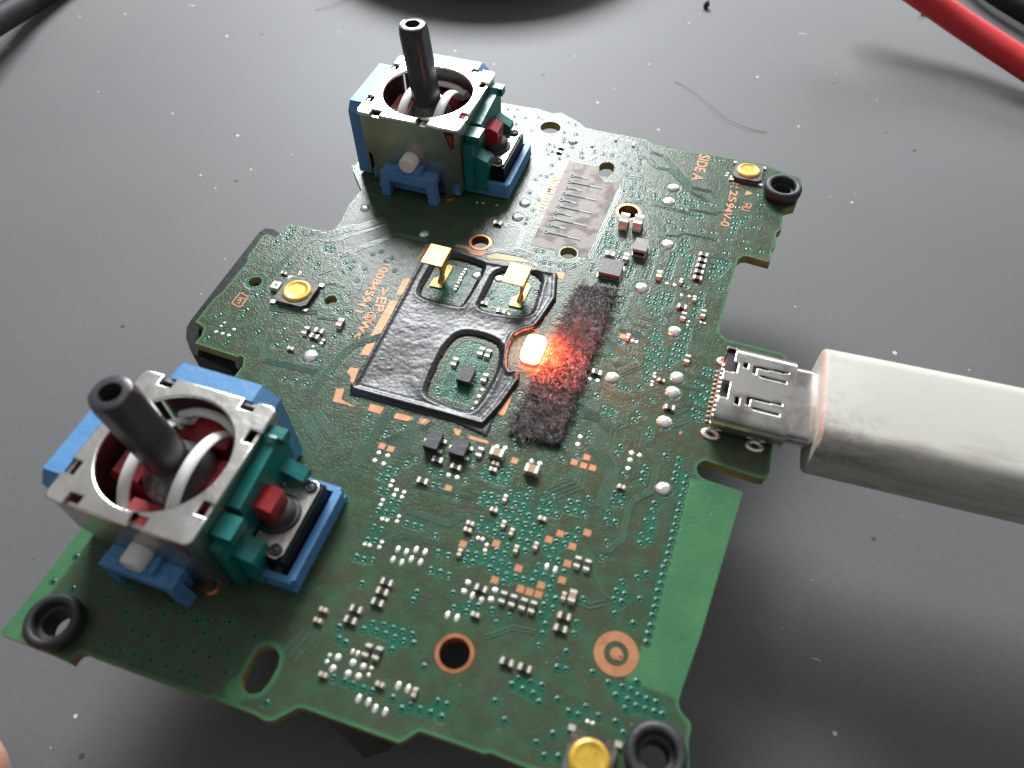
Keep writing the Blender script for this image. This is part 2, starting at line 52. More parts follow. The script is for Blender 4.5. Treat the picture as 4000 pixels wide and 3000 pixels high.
TRACES=[[5,0.2,[[-14.75,20.48],[-16.93,18.07],[-17.48,17.99],[-19.61,16.04],[-21.72,15.55],[-22.95,15.34]]],[2,0.22,[[-14.14,19.63],[-16.58,17.05],[-18.66,15.03],[-20.75,14.54],[-21.19,13.99],[-21.14,9.61]]],[3,0.22,[[-22.15,14.28],[-22.59,7.99]]],[3,0.22,[[-16.92,13.03],[-12.3,18.47],[-8.49,18.61]]],[1,0.22,[[-16.88,12.95],[-16.49,11.06],[-17.69,9.81]]],[2,0.22,[[-15.04,12.4],[-14.31,12.35],[-12.66,10.65],[-12.81,4.58],[-14.94,4.03]]],[2,0.22,[[-16.48,8.82],[-15.64,9.1],[-14.22,9.03],[-13.4,8.21]]],[4,0.22,[[-20.39,3.77],[-17.6,4.18],[-15.21,4.8]]],[4,0.18,[[-18.75,-0.72],[-17.26,-2.6],[-11.57,-2.39],[-10.82,-3.34]]],[4,0.22,[[-7.8,3.75],[-9.73,1.81],[-10.29,0.35],[-10.93,-5.27]]],[3,0.22,[[10.14,34.54],[10.08,32.48],[9.66,21.62],[7.39,18.86]]],[2,0.4,[[10.36,36.94],[12.18,37.19],[13.74,35.97],[13.85,33.51]]],[2,0.3,[[14.29,32.77],[19.43,32.52]]],[3,0.22,[[13.45,42.83],[18.27,37.35],[20.52,37.3],[21.39,36.23],[21.43,35.14]]],[3,0.22,[[11.66,41.49],[13.34,39.84],[14.93,39.89],[18.47,36.28],[19.65,35.88],[20.45,35.25]]],[2,0.25,[[22.36,39.75],[22.28,34.11],[21.59,33.34],[18.73,33.37],[18.8,34.49]]],[4,0.18,[[11.13,32.5],[13.29,32.88],[16.17,29.11],[16.49,27.57]]],[2,0.22,[[16.93,28.02],[18.22,28.24],[18.88,28.97],[22.44,29.03]]],[2,0.3,[[17.08,25.36],[17.26,20.83]]],[1,0.22,[[15.91,27.48],[15.98,24.99]]],[2,0.22,[[4.68,38.25],[6.23,40.55]]],[2,0.22,[[0.53,34.05],[2.07,36.5],[2.53,38.2]]],[2,0.22,[[4.68,38.25],[4.83,41.22]]],[3,0.22,[[-1.05,23.69],[0.09,24.44],[1.34,23.36],[1.53,20.51],[3.67,19.98],[4.62,19.27]]],[3,0.22,[[-1.46,18.8],[-0.71,19.49],[3.01,19.76]]],[3,0.22,[[10.58,44.51],[12.06,42.7],[13.73,42.35],[18.25,36.57]]],[3,0.22,[[10.62,41.33],[12.08,41.36],[13.59,39.88],[15.14,39.96],[18.22,36.76]]],[1,0.22,[[22.31,26.16],[23.83,26.2],[24.54,25.69]]],[1,0.22,[[22.32,25.08],[23.13,25.02]]],[1,0.22,[[22.3,24.14],[23.14,24.42]]],[2,0.2,[[15.65,18.19],[15.62,14.75],[16.57,13.64],[18.09,13.68]]],[2,0.3,[[16.69,18.04],[16.58,15.07],[16.98,14.84],[18.56,14.66]]],[2,0.25,[[19.41,15.65],[20.12,16.6],[20.1,19.3],[20.34,19.88],[21.92,19.78]]],[3,0.22,[[15.12,10.51],[15.35,12.3],[16.82,12.56],[18.31,11.92],[19.6,11.34]]],[4,0.18,[[14.1,10.86],[14.99,10.36],[16.57,9.33],[16.51,8.22],[15.8,7.78]]],[4,0.22,[[13.97,10.12],[14.64,10.34],[14.64,8.91],[14.06,8.41]]],[2,0.3,[[16.84,6.72],[18.51,8.5],[18.64,9.47],[17.83,10.45]]],[2,0.45,[[15.86,5.06],[18.4,2.61],[18.42,1.1],[17.73,0.32],[17.89,-1.62],[19.18,-3.36]]],[6,0.2,[[13.94,1.96],[14.71,1.23],[16.39,1.24],[17.36,0.47],[16.82,0.02],[16.79,-1.98],[16.65,-2.29],[18.72,-3.65],[18.74,-5.0],[18.69,-6.83],[18.56,-7.94]]],[2,0.22,[[21.08,7.25],[22.89,7.26],[24.45,7.34]]],[2,0.22,[[22.73,4.62],[23.39,5.26],[25.47,5.32]]],[2,0.22,[[22.81,10.09],[23.94,8.95],[25.53,8.88]]],[1,0.22,[[22.53,3.43],[23.9,4.87]]],[1,0.22,[[22.77,2.21],[24.36,3.56]]],[3,0.2,[[20.58,1.28],[20.59,-0.71],[22.37,-2.04],[22.38,-5.0],[21.1,-6.13]]],[4,0.4,[[15.91,-4.71],[16.03,-6.28],[14.52,-7.63],[13.54,-8.92]]],[3,0.2,[[22.33,-4.83],[21.12,-6.31],[20.9,-7.09],[21.04,-10.22],[20.17,-11.5],[19.13,-12.06]]],[6,0.2,[[-2.65,-4.08],[-2.97,-5.99],[-3.37,-8.14],[-3.3,-10.71]]],[6,0.2,[[-0.15,-4.08],[0.06,-5.66],[-0.04,-8.85]]],[4,0.2,[[1.39,-4.12],[0.72,-5.3]]],[3,0.22,[[-0.2,-5.88],[-1.81,-7.49]]],[2,0.22,[[2.33,-10.93],[7.71,-10.46]]],[5,0.13,[[2.84,-13.38],[6.73,-13.46],[7.82,-12.18]]],[3,0.2,[[2.16,-16.89],[3.38,-15.6],[7.25,-15.29]]],[5,0.2,[[-10.75,-7.1],[-6.79,-10.13]]],[4,0.2,[[-9.52,-6.5],[-6.59,-8.59]]],[4,0.2,[[1.06,0.29],[1.14,1.57]]],[3,0.2,[[1.24,-1.05],[1.34,-0.41]]],[3,0.3,[[2.7,-1.68],[2.71,0.14]]],[3,0.25,[[3.6,2.76],[3.76,3.73]]],[2,0.3,[[1.92,4.33],[1.8,5.43]]],[2,0.25,[[12.96,-21.46],[14.01,-20.71],[14.71,-20.07],[16.47,-19.88]]],[1,0.22,[[19.41,-13.58],[20.91,-15.37],[21.34,-15.44]]],[2,0.35,[[18.75,-16.42],[19.91,-16.56],[21.04,-15.86]]],[3,0.6,[[-0.71,-27.64],[-0.04,-25.54]]],[2,0.22,[[2.74,38.13],[1.15,34.68],[0.61,34.5]]],[1,0.22,[[-3.46,43.69],[-3.62,44.87],[-2.97,45.33]]],[3,0.22,[[-9.1,3.95],[-9.91,1.57]]]]
BDM=[[[2.67,37.53],[9.87,37.78],[9.29,21.5],[2.82,21.67]]]
BDMT=[[[3.91,35.0],[5.84,34.93]],[[3.9,33.75],[7.97,33.75]],[[3.95,32.56],[5.78,32.53]],[[3.92,31.41],[7.95,31.38]],[[3.91,30.22],[5.78,30.06]],[[3.88,28.99],[7.95,28.97]],[[3.9,27.84],[5.77,27.73]],[[3.84,26.64],[7.86,26.6]],[[3.88,25.49],[5.74,25.33]],[[3.84,24.23],[7.87,24.2]]]
TEXT=[["BDM-010",[[2.17,33.9],[2.18,27.92]]],["SIDE A",[[18.59,43.83],[18.5,39.16]]],["94V-0",[[23.04,35.53],[23.02,31.96]]],["2S",[[23.1,38.03],[23.18,36.52]]],["100845911",[[-11.3,13.31],[-11.2,6.51]]],[">EP",[[-9.87,9.88],[-9.36,7.2]]],["W<",[[-9.75,5.09],[-9.82,3.21]]],["RU",[[24.86,36.42],[24.87,35.11]]]]
CIRCS=[[-9.78,5.98,0.57]]
MODULE=[[-7.71,15.18],[-7.47,17.1],[-4.99,17.64],[-0.82,17.08],[6.84,17.75],[7.71,14.24],[7.2,10.97],[6.92,9.88],[5.95,9.06],[5.26,8.17],[5.15,6.69],[5.41,5.2],[5.84,3.96],[6.4,3.39],[7.1,3.77],[7.46,2.7],[6.82,-0.54],[6.01,-3.1],[-7.26,-3.24]]
WIN=[[[-6.37,14.43],[-6.31,15.98],[-4.77,16.97],[-1.25,16.7],[-0.79,16.19],[-1.02,10.4],[-1.51,9.98],[-5.75,10.05],[-6.32,10.76]],[[0.54,11.8],[0.44,15.38],[0.86,16.46],[3.93,17.66],[5.67,16.75],[5.81,15.88],[6.22,12.12],[5.9,11.16],[4.9,10.74],[0.48,10.21]],[[-0.56,-1.08],[-0.8,2.44],[-0.67,4.92],[-0.15,6.47],[1.11,7.14],[3.99,6.96],[4.8,5.71],[5.34,2.97],[4.85,-2.05],[3.49,-2.3],[0.02,-1.9]]]
SKIRT=[[-7.78,-2.72],[-7.36,-3.82],[3.43,-3.65],[5.03,-3.93],[6.84,-4.19],[6.79,-1.83],[7.3,3.51],[6.0,3.83],[-5.29,-1.44]]
FELT=[[9.78,17.12],[13.76,17.84],[13.56,-3.2],[8.67,-3.44]]
FID=[22.84,-19.45,1.71]
ICS=[["c",[1080,690]],["c",[1410,785]]]
IC_Q=[[[1.94,-5.62],[3.23,-5.56],[3.15,-7.32],[1.86,-7.44]],[[4.3,-5.57],[5.78,-5.53],[5.73,-7.26],[4.35,-7.28]],[[1.99,2.51],[3.36,2.51],[3.3,0.66],[1.95,0.65]],[[11.2,21.55],[13.58,21.38],[13.57,19.05],[11.26,19.3]],[[14.02,25.47],[15.47,25.46],[15.45,23.49],[13.93,23.57]]]
IC_LEADS=[[1.41,-6.16],[3.43,-5.52],[3.45,-6.85],[4.04,-6.15],[6.05,-5.52],[5.97,-6.86]]
HBOX=[[-24.44,4.72],[-23.31,4.47],[-23.35,2.78],[-24.51,3.09]]
WHITECHIP=[[-21.73,7.11],[-20.75,7.25],[-20.38,6.1],[-21.41,5.94]]
HAIR=[[[9.45,83.23],[11.58,81.92],[13.76,80.18],[15.97,78.02],[18.12,75.92],[19.88,74.44],[22.01,73.57],[24.06,73.14],[26.38,73.24]],[[-61.69,85.93],[-59.52,87.85],[-58.57,89.54],[-57.05,91.97]]]
USLOT=[[[28.63,9.08],[31.72,9.31]],[[29.23,8.12],[31.65,8.18]],[[28.55,5.33],[31.56,5.49]],[[29.08,4.33],[31.5,4.31]]]
UWIN=[[[27.64,9.25],[28.03,8.65]],[[27.45,5.09],[27.9,4.27]]]
RED=[[34.6,114.31,-2],[40.94,111.38,-4],[47.58,108.73,-6],[54.62,105.66,-8],[64.43,99.95,-10],[73.06,94.2,-11.3],[80.76,88.53,-11.7]]
BLKL=[[-103.78,42.57,-6],[-105.77,49.66,-7.5],[-108.26,57.03,-9],[-109.78,62.39,-10],[-111.15,67.32,-10.8],[-112.27,78.66,-11.5],[-112.13,91.39,-11.5]]
BLKR=[[53.62,143.59,-10.5],[60.04,130.64,-10.5],[65.76,123.19,-10.5],[72.27,116.36,-10.5],[80.37,108.52,-10.5]]
BASE=[-49.05,146.94,52.37]
BRACKET=[[-25.36,-3.58],[-25.95,-3.21],[-27.28,-1.93],[-28.04,-0.67],[-28.19,0.31],[-28.39,14.74],[-28.1,15.58],[-26.99,15.8],[-26.26,15.45]]
BALL=[49.87,121.05]
CRUMB=[10.12,110.49]
NOTCHCHIP=[-21.27,-2.57]
# ---------------------------------------------------------------- materials
def mat(name, col, rough=0.5, metal=0.0, spec=0.5, bump=None, vary=None, emit=None, coat=0.0, sss=0.0, trans=0.0):
    """bump=(scale, height mm, detail); vary=(scale, second colour, low, high)"""
    m = bpy.data.materials.new(name); m.use_nodes = True
    nt = m.node_tree; n = nt.nodes; b = n['Principled BSDF']
    b.inputs['Base Color'].default_value = (*col, 1); b.inputs['Roughness'].default_value = rough
    b.inputs['Metallic'].default_value = metal; b.inputs['Specular IOR Level'].default_value = spec
    b.inputs['Coat Weight'].default_value = coat
    if sss: b.inputs['Subsurface Weight'].default_value = sss; b.inputs['Subsurface Radius'].default_value = (.0015, .001, .0008); b.inputs['Subsurface Scale'].default_value = 1.0
    if trans: b.inputs['Transmission Weight'].default_value = trans
    if emit: b.inputs['Emission Color'].default_value = (*emit[0], 1); b.inputs['Emission Strength'].default_value = emit[1]
    if bump or vary:
        tc = n.new('ShaderNodeTexCoord')
    if bump:
        t = n.new('ShaderNodeTexNoise'); t.inputs['Scale'].default_value = bump[0]; t.inputs['Detail'].default_value = bump[2]
        nt.links.new(tc.outputs['Object'], t.inputs['Vector'])
        bp = n.new('ShaderNodeBump'); bp.inputs['Distance'].default_value = bump[1] * MM; bp.inputs['Strength'].default_value = 1.0
        nt.links.new(t.outputs['Fac'], bp.inputs['Height']); nt.links.new(bp.outputs['Normal'], b.inputs['Normal'])
    if vary:
        t = n.new('ShaderNodeTexNoise'); t.inputs['Scale'].default_value = vary[0]; t.inputs['Detail'].default_value = 5
        nt.links.new(tc.outputs['Object'], t.inputs['Vector'])
        r = n.new('ShaderNodeValToRGB'); r.color_ramp.elements[0].position = vary[2]; r.color_ramp.elements[1].position = vary[3]
        r.color_ramp.elements[0].color = (*col, 1); r.color_ramp.elements[1].color = (*vary[1], 1)
        nt.links.new(t.outputs['Fac'], r.inputs['Fac']); nt.links.new(r.outputs['Color'], b.inputs['Base Color'])
    return m

def mix_node(nt, fac, a, b):
    x = nt.nodes.new('ShaderNodeMix'); x.data_type = 'RGBA'
    nt.links.new(fac, x.inputs[0])
    for s, v in ((6, a), (7, b)):
        if hasattr(v, 'is_linked'): nt.links.new(v, x.inputs[s])
        else: x.inputs[s].default_value = (*v, 1)
    return x.outputs[2]
def ramp(nt, src, lo, hi):
    r = nt.nodes.new('ShaderNodeMapRange'); r.inputs['From Min'].default_value = lo; r.inputs['From Max'].default_value = hi
    nt.links.new(src, r.inputs['Value']); return r.outputs['Result']
def noise(nt, vec, scale, detail=4, rough=.5):
    t = nt.nodes.new('ShaderNodeTexNoise'); t.inputs['Scale'].default_value = scale; t.inputs['Detail'].default_value = detail; t.inputs['Roughness'].default_value = rough
    nt.links.new(vec, t.inputs['Vector']); return t.outputs['Fac']
def math_node(nt, op, a, b=None):
    x = nt.nodes.new('ShaderNodeMath'); x.operation = op
    for i, v in enumerate((a, b)):
        if v is None: continue
        if hasattr(v, 'is_linked'): nt.links.new(v, x.inputs[i])
        else: x.inputs[i].default_value = v
    return x.outputs[0]

def board_material():
    m = bpy.data.materials.new('solder_mask'); m.use_nodes = True; nt = m.node_tree; b = nt.nodes['Principled BSDF']
    tc = nt.nodes.new('ShaderNodeTexCoord'); ob = tc.outputs['Object']
    a1 = nt.nodes.new('ShaderNodeAttribute'); a1.attribute_name = 'clear'; a2 = nt.nodes.new('ShaderNodeAttribute'); a2.attribute_name = 'edge'
    mb = noise(nt, ob, 1250, 2, .5); big = noise(nt, ob, 170, 5, .6); fine = noise(nt, ob, 4300, 3, .6); mid = noise(nt, ob, 600, 3)
    pour = mix_node(nt, ramp(nt, big, .35, .68), (.040, .067, .036), (.060, .067, .040))
    pour = mix_node(nt, ramp(nt, mid, .42, .75), pour, (.042, .098, .052))
    teal = mix_node(nt, ramp(nt, big, .35, .65), (.014, .098, .056), (.018, .125, .072))
    green = mix_node(nt, ramp(nt, big, .3, .7), (.042, .140, .066), (.066, .185, .080))
    c = mix_node(nt, ramp(nt, a1.outputs['Fac'], -.10, .16), pour, teal)
    c = mix_node(nt, ramp(nt, a2.outputs['Fac'], -.14, .14), c, green)
    # dusty flux residue in irregular pale patches
    dust = math_node(nt, 'MULTIPLY', ramp(nt, noise(nt, ob, 90, 6, .7), .60, .74), ramp(nt, noise(nt, ob, 1500, 3), .42, .62))
    c = mix_node(nt, math_node(nt, 'MULTIPLY', dust, .5), c, (.16, .17, .11))
    spk = ramp(nt, noise(nt, ob, 3200, 1), .735, .80)
    c = mix_node(nt, math_node(nt, 'MULTIPLY', spk, .55), c, (.28, .31, .26))
    nt.links.new(c, b.inputs['Base Color'])
    rr = nt.nodes.new('ShaderNodeMapRange'); rr.inputs['To Min'].default_value = .13; rr.inputs['To Max'].default_value = .30
    nt.links.new(mid, rr.inputs['Value']); nt.links.new(rr.outputs['Result'], b.inputs['Roughness'])
    b.inputs['Specular IOR Level'].default_value = .23
    hgt = math_node(nt, 'ADD', math_node(nt, 'MULTIPLY', fine, .95), math_node(nt, 'MULTIPLY', mb, .62))
    hgt = math_node(nt, 'SUBTRACT', hgt, math_node(nt, 'MULTIPLY', ramp(nt, a1.outputs['Fac'], -.07, .07), .30))
    bp = nt.nodes.new('ShaderNodeBump'); bp.inputs['Distance'].default_value = .042 * MM; bp.inputs['Strength'].default_value = 1
    nt.links.new(hgt, bp.inputs['Height']); nt.links.new(bp.outputs['Normal'], b.inputs['Normal'])
    return m

def table_material():
    m = bpy.data.materials.new('grey_table'); m.use_nodes = True; nt = m.node_tree; b = nt.nodes['Principled BSDF']
    tc = nt.nodes.new('ShaderNodeTexCoord'); ob = tc.outputs['Object']
    big = noise(nt, ob, 22, 6, .6); fine = noise(nt, ob, 1700, 3, .6)
    c = mix_node(nt, ramp(nt, big, .3, .7), (.105, .106, .109), (.122, .122, .123))
    c = mix_node(nt, math_node(nt, 'MULTIPLY', ramp(nt, fine, .35, .75), .28), c, (.154, .153, .154))
    # dust specks and scuffs
    v = nt.nodes.new('ShaderNodeTexVoronoi'); v.inputs['Scale'].default_value = 520; nt.links.new(ob, v.inputs['Vector'])
    wn = nt.nodes.new('ShaderNodeTexWhiteNoise'); wn.noise_dimensions = '3D'; nt.links.new(v.outputs['Position'], wn.inputs['Vector'])
    size = math_node(nt, 'MULTIPLY', math_node(nt, 'POWER', wn.outputs['Value'], 9.0), .15)
    spk = math_node(nt, 'LESS_THAN', v.outputs['Distance'], size)
    keep = math_node(nt, 'GREATER_THAN', noise(nt, ob, 45, 3), .46)
    spk = math_node(nt, 'MULTIPLY', spk, keep)
    c = mix_node(nt, math_node(nt, 'MULTIPLY', spk, .75), c, (.62, .60, .58))
    v2 = nt.nodes.new('ShaderNodeTexVoronoi'); v2.inputs['Scale'].default_value = 330
    mp = nt.nodes.new('ShaderNodeMapping'); mp.inputs['Location'].default_value = (.37, .21, .1); nt.links.new(ob, mp.inputs['Vector']); nt.links.new(mp.outputs['Vector'], v2.inputs['Vector'])
    wn2 = nt.nodes.new('ShaderNodeTexWhiteNoise'); nt.links.new(v2.outputs['Position'], wn2.inputs['Vector'])
    d2 = math_node(nt, 'LESS_THAN', v2.outputs['Distance'], math_node(nt, 'MULTIPLY', math_node(nt, 'POWER', wn2.outputs['Value'], 9.0), .13))
    c = mix_node(nt, math_node(nt, 'MULTIPLY', d2, .7), c, (.025, .022, .02))
    mp3 = nt.nodes.new('ShaderNodeMapping'); mp3.inputs['Rotation'].default_value = (0, 0, .5); mp3.inputs['Scale'].default_value = (.16, 1, 1); nt.links.new(ob, mp3.inputs['Vector'])
    v3 = nt.nodes.new('ShaderNodeTexVoronoi'); v3.inputs['Scale'].default_value = 420; nt.links.new(mp3.outputs['Vector'], v3.inputs['Vector'])
    wn3 = nt.nodes.new('ShaderNodeTexWhiteNoise'); nt.links.new(v3.outputs['Position'], wn3.inputs['Vector'])
    lint = math_node(nt, 'LESS_THAN', v3.outputs['Distance'], math_node(nt, 'MULTIPLY', math_node(nt, 'POWER', wn3.outputs['Value'], 16.0), .07))
    c = mix_node(nt, math_node(nt, 'MULTIPLY', lint, .5), c, (.5, .49, .47))
    smear = math_node(nt, 'MULTIPLY', ramp(nt, noise(nt, ob, 38, 8, .75), .66, .80), .35)
    c = mix_node(nt, smear, c, (.30, .29, .27))
    nt.links.new(c, b.inputs['Base Color'])
    rr = nt.nodes.new('ShaderNodeMapRange'); rr.inputs['To Min'].default_value = .54; rr.inputs['To Max'].default_value = .66; b.inputs['Specular IOR Level'].default_value = .30
    nt.links.new(big, rr.inputs['Value']); nt.links.new(rr.outputs['Result'], b.inputs['Roughness'])
    bp = nt.nodes.new('ShaderNodeBump'); bp.inputs['Distance'].default_value = .018 * MM; bp.inputs['Strength'].default_value = 1
    nt.links.new(fine, bp.inputs['Height']); nt.links.new(bp.outputs['Normal'], b.inputs['Normal'])
    return m

def plug_material():
    m = bpy.data.materials.new('grubby_white_plastic'); m.use_nodes = True; nt = m.node_tree; b = nt.nodes['Principled BSDF']
    tc = nt.nodes.new('ShaderNodeTexCoord'); ob = tc.outputs['Object']
    sep = nt.nodes.new('ShaderNodeSeparateXYZ'); nt.links.new(ob, sep.inputs[0])
    big = noise(nt, ob, 150, 7, .7); fine = noise(nt, ob, 1400, 4, .7)
    c = mix_node(nt, ramp(nt, big, .3, .7), (.50, .485, .435), (.475, .46, .41))
    # brown grime: a patch by the metal end and streaks along the near flank
    near = ramp(nt, sep.outputs['X'], .0095, .0005)
    g1 = math_node(nt, 'MULTIPLY', math_node(nt, 'MULTIPLY', ramp(nt, big, .46, .66), ramp(nt, fine, .44, .60)), near)
    mp = nt.nodes.new('ShaderNodeMapping'); mp.inputs['Scale'].default_value = (.22, 1, 1); nt.links.new(ob, mp.inputs['Vector'])
    st = noise(nt, mp.outputs['Vector'], 520, 5, .7)
    flank = ramp(nt, sep.outputs['Y'], -.0012, -.0052)
    g2 = math_node(nt, 'MULTIPLY', ramp(nt, st, .49, .66), flank)
    g = math_node(nt, 'MINIMUM', math_node(nt, 'ADD', math_node(nt, 'MULTIPLY', g1, .7), math_node(nt, 'MULTIPLY', g2, .6)), 1.0)
    c = mix_node(nt, g, c, (.17, .135, .085))
    nt.links.new(c, b.inputs['Base Color']); b.inputs['Roughness'].default_value = .55; b.inputs['Specular IOR Level'].default_value = .35
    b.inputs['Subsurface Weight'].default_value = .25; b.inputs['Subsurface Radius'].default_value = (.0012, .0008, .0006); b.inputs['Subsurface Scale'].default_value = 1
    bp = nt.nodes.new('ShaderNodeBump'); bp.inputs['Distance'].default_value = .014 * MM
    nt.links.new(fine, bp.inputs['Height']); nt.links.new(bp.outputs['Normal'], b.inputs['Normal'])
    return m

MAT = dict(
    mask=board_material(), table=table_material(), plug=plug_material(),
    edge=mat('laminate_edge', (.27, .22, .075), .6, vary=(900, (.19, .16, .05), .4, .7)),
    under=mat('board_underside', (.012, .06, .03), .4),
    trace=mat('masked_trace', (.075, .145, .105), .17, bump=(3000, .02, 2)),
    via=mat('masked_via', (.014, .080, .048), .24),
    pitshade=mat('via_pit_shade', (.003, .010, .008), .8, spec=.05),  # near-black colour stands in for shade inside holes too shallow to darken
    copper=mat('bare_copper', (.42, .185, .085), .48, metal=.35, bump=(2500, .02, 3), vary=(700, (.33, .135, .06), .45, .7)),
    copperrim=mat('copper_rim', (.50, .20, .085), .38, metal=.7, vary=(600, (.30, .11, .045), .4, .7)),
    bdm=mat('bare_metal_plane', (.19, .155, .14), .58, metal=.15, vary=(480, (.075, .048, .034), .47, .57), bump=(2200, .02, 3)),
    bdmdark=mat('dark_gap', (.022, .02, .021), .5),
    solder=mat('solder', (.78, .77, .74), .27, metal=.85, bump=(1500, .10, 3), vary=(1200, (.62, .60, .56), .5, .75)),
    pad=mat('tinned_pad', (.80, .77, .70), .28, metal=.75, bump=(2500, .04, 2)),
    term=mat('chip_terminal', (.66, .61, .52), .42, metal=.55, bump=(4000, .03, 2)),
    resb=mat('resistor_body', (.014, .013, .014), .42, bump=(4000, .02, 2)),
    capb=mat('capacitor_body', (.33, .22, .13), .5, bump=(4000, .02, 2)),
    capg=mat('grey_ceramic', (.19, .18, .165), .5, bump=(2500, .02, 2)),
    capw=mat('white_terminal', (.72, .69, .66), .45, metal=.3),
    ic=mat('moulded_package', (.030, .027, .029), .55, bump=(2600, .06, 4), vary=(1500, (.055, .05, .052), .5, .8)),
    icg=mat('grey_package', (.23, .21, .20), .55, bump=(2500, .03, 3)),
    icd=mat('dark_grey_package', (.085, .078, .080), .5, bump=(2500, .03, 3)),
    mark=mat('laser_mark', (.5, .48, .46), .6),
    film=mat('black_film', (.012, .0115, .013), .36, bump=(2300, .045, 9), spec=.55),
    felt=mat('black_felt', (.016, .013, .012), .8, bump=(1500, .3, 4)),
    fibre=mat('felt_fibre', (.022, .018, .017), .45, vary=(900, (.095, .078, .070), .50, .66)),
    gold=mat('gold_plate', (.52, .36, .145), .52, metal=1.0, bump=(1800, .06, 4), vary=(2200, (.34, .22, .08), .54, .70)),
    golddome=mat('yellow_dome', (.62, .39, .045), .36, metal=.3, bump=(1200, .05, 4), coat=.25, vary=(1100, (.38, .21, .02), .50, .72)),
    swbody=mat('switch_frame', (.10, .09, .075), .5, bump=(1500, .06, 4), vary=(900, (.028, .027, .028), .45, .6)),
    rubber=mat('black_rubber', (.020, .020, .022), .55, bump=(1800, .05, 4), vary=(500, (.035, .034, .036), .4, .7)),
    blackp=mat('black_plastic', (.004, .004, .005), .5, spec=.18, bump=(1500, .03, 3)),
    blue=mat('blue_plastic', (.075, .235, .47), .5, bump=(1600, .04, 4), vary=(350, (.095, .27, .51), .4, .7)),
    tealp=mat('teal_plastic', (.004, .135, .125), .36, bump=(1500, .03, 3), vary=(350, (.006, .175, .16), .4, .7)),
    redp=mat('red_plastic', (.33, .022, .024), .38, bump=(1500, .03, 3)),
    redp2=mat('dark_red_plastic', (.36, .026, .028), .42),
    nylon=mat('milky_nylon', (.76, .74, .72), .38, sss=.3),
    shaft=mat('grey_resin_shaft', (.042, .042, .046), .30, bump=(900, .03, 4)),
    steel=mat('pressed_steel', (.80, .78, .74), .27, metal=1.0, bump=(900, .05, 6), vary=(420, (.62, .60, .56), .42, .68)),
    steeld=mat('dull_steel', (.50, .48, .44), .34, metal=1.0, bump=(420, .05, 5), vary=(300, (.36, .34, .30), .4, .7)),
    shell=mat('connector_shell', (.70, .68, .64), .21, metal=1.0, bump=(900, .02, 5), vary=(420, (.40, .37, .32), .52, .72)),
    pin=mat('contact_pin', (.75, .62, .42), .3, metal=1.0),
    tongue=mat('contact_tongue', (.012, .012, .013), .4),
    led=mat('lit_led', (.9, .25, .2), .4, emit=((1.0, .28, .17), 60.0)),
    ledside=mat('lit_led_side', (.9, .10, .08), .4, emit=((1.0, .03, .015), 14.0)),
    redwire=mat('red_silicone', (.60, .022, .026), .55, bump=(700, .05, 4)),
    blkwire=mat('black_silicone', (.006, .006, .008), .6, spec=.2, bump=(700, .05, 4)),
    base=mat('black_base', (.006, .0065, .0065), .6, spec=.12),
    hair=mat('dark_hair', (.045, .032, .025), .4),
    crumb=mat('crumb', (.03, .022, .02), .7, bump=(2500, .2, 4)),
    skin=mat('skin', (.60, .31, .22), .5, bump=(1200, .08, 5), sss=.3),
    nail=mat('nail', (.66, .40, .33), .3),
    white=mat('white_ceramic', (.62, .60, .52), .45),
    ink=mat('green_print', (.12, .25, .06), .5),
)

# ---------------------------------------------------------------- mesh helpers (all in mm)
def link(name, me, parent=None, loc=(0, 0, 0), rotz=0.0, mats=()):
    for m in mats: me.materials.append(MAT[m] if isinstance(m, str) else m)
    o = bpy.data.objects.new(name, me); S.collection.objects.link(o)
    o.location = Vector(loc) * MM; o.rotation_euler = (0, 0, rotz)
    if parent is not None: o.parent = parent
    return o
def finish(bm, name, mats, parent=None, loc=(0, 0, 0), rotz=0.0, bevel=0.0, seg=2, smooth=True, angle=38):
    if bevel:
        bm.edges.ensure_lookup_table()
        ed = [e for e in bm.edges if len(e.link_faces) == 2 and e.calc_face_angle(0) > math.radians(28)]
        bmesh.ops.bevel(bm, geom=ed, offset=bevel, segments=seg, profile=.5, affect='EDGES', clamp_overlap=True)
    bmesh.ops.recalc_face_normals(bm, faces=bm.faces)
    bmesh.ops.scale(bm, vec=(MM, MM, MM), verts=bm.verts)
    me = bpy.data.meshes.new(name)
    if smooth:
        for f in bm.faces: f.smooth = True
    bm.to_mesh(me); bm.free()
    if smooth: me.set_sharp_from_angle(angle=math.radians(angle))
    if not isinstance(mats, (tuple, list)): mats = (mats,)
    return link(name, me, parent, loc, rotz, mats)
def box(bm, x0, x1, y0, y1, z0, z1, mi=0):
    v = [bm.verts.new((x, y, z)) for z in (z0, z1) for x, y in ((x0, y0), (x1, y0), (x1, y1), (x0, y1))]
    for f in ((3, 2, 1, 0), (4, 5, 6, 7), (0, 1, 5, 4), (1, 2, 6, 5), (2, 3, 7, 6), (3, 0, 4, 7)):
        bm.faces.new([v[i] for i in f]).material_index = mi
def prism(bm, poly, lo, hi, axis='z', mi=0):
    """extrude a 2D polygon; axis z: (x,y), axis x: (y,z), axis y: (x,z)"""
    def P(p, t):
        return (p[0], p[1], t) if axis == 'z' else ((t, p[0], p[1]) if axis == 'x' else (p[0], t, p[1]))
    a = [bm.verts.new(P(p, lo)) for p in poly]; b = [bm.verts.new(P(p, hi)) for p in poly]; n = len(poly)
    fs = [bm.faces.new(a[::-1]), bm.faces.new(b)] + [bm.faces.new((a[i], a[(i + 1) % n], b[(i + 1) % n], b[i])) for i in range(n)]
    for f in fs: f.material_index = mi
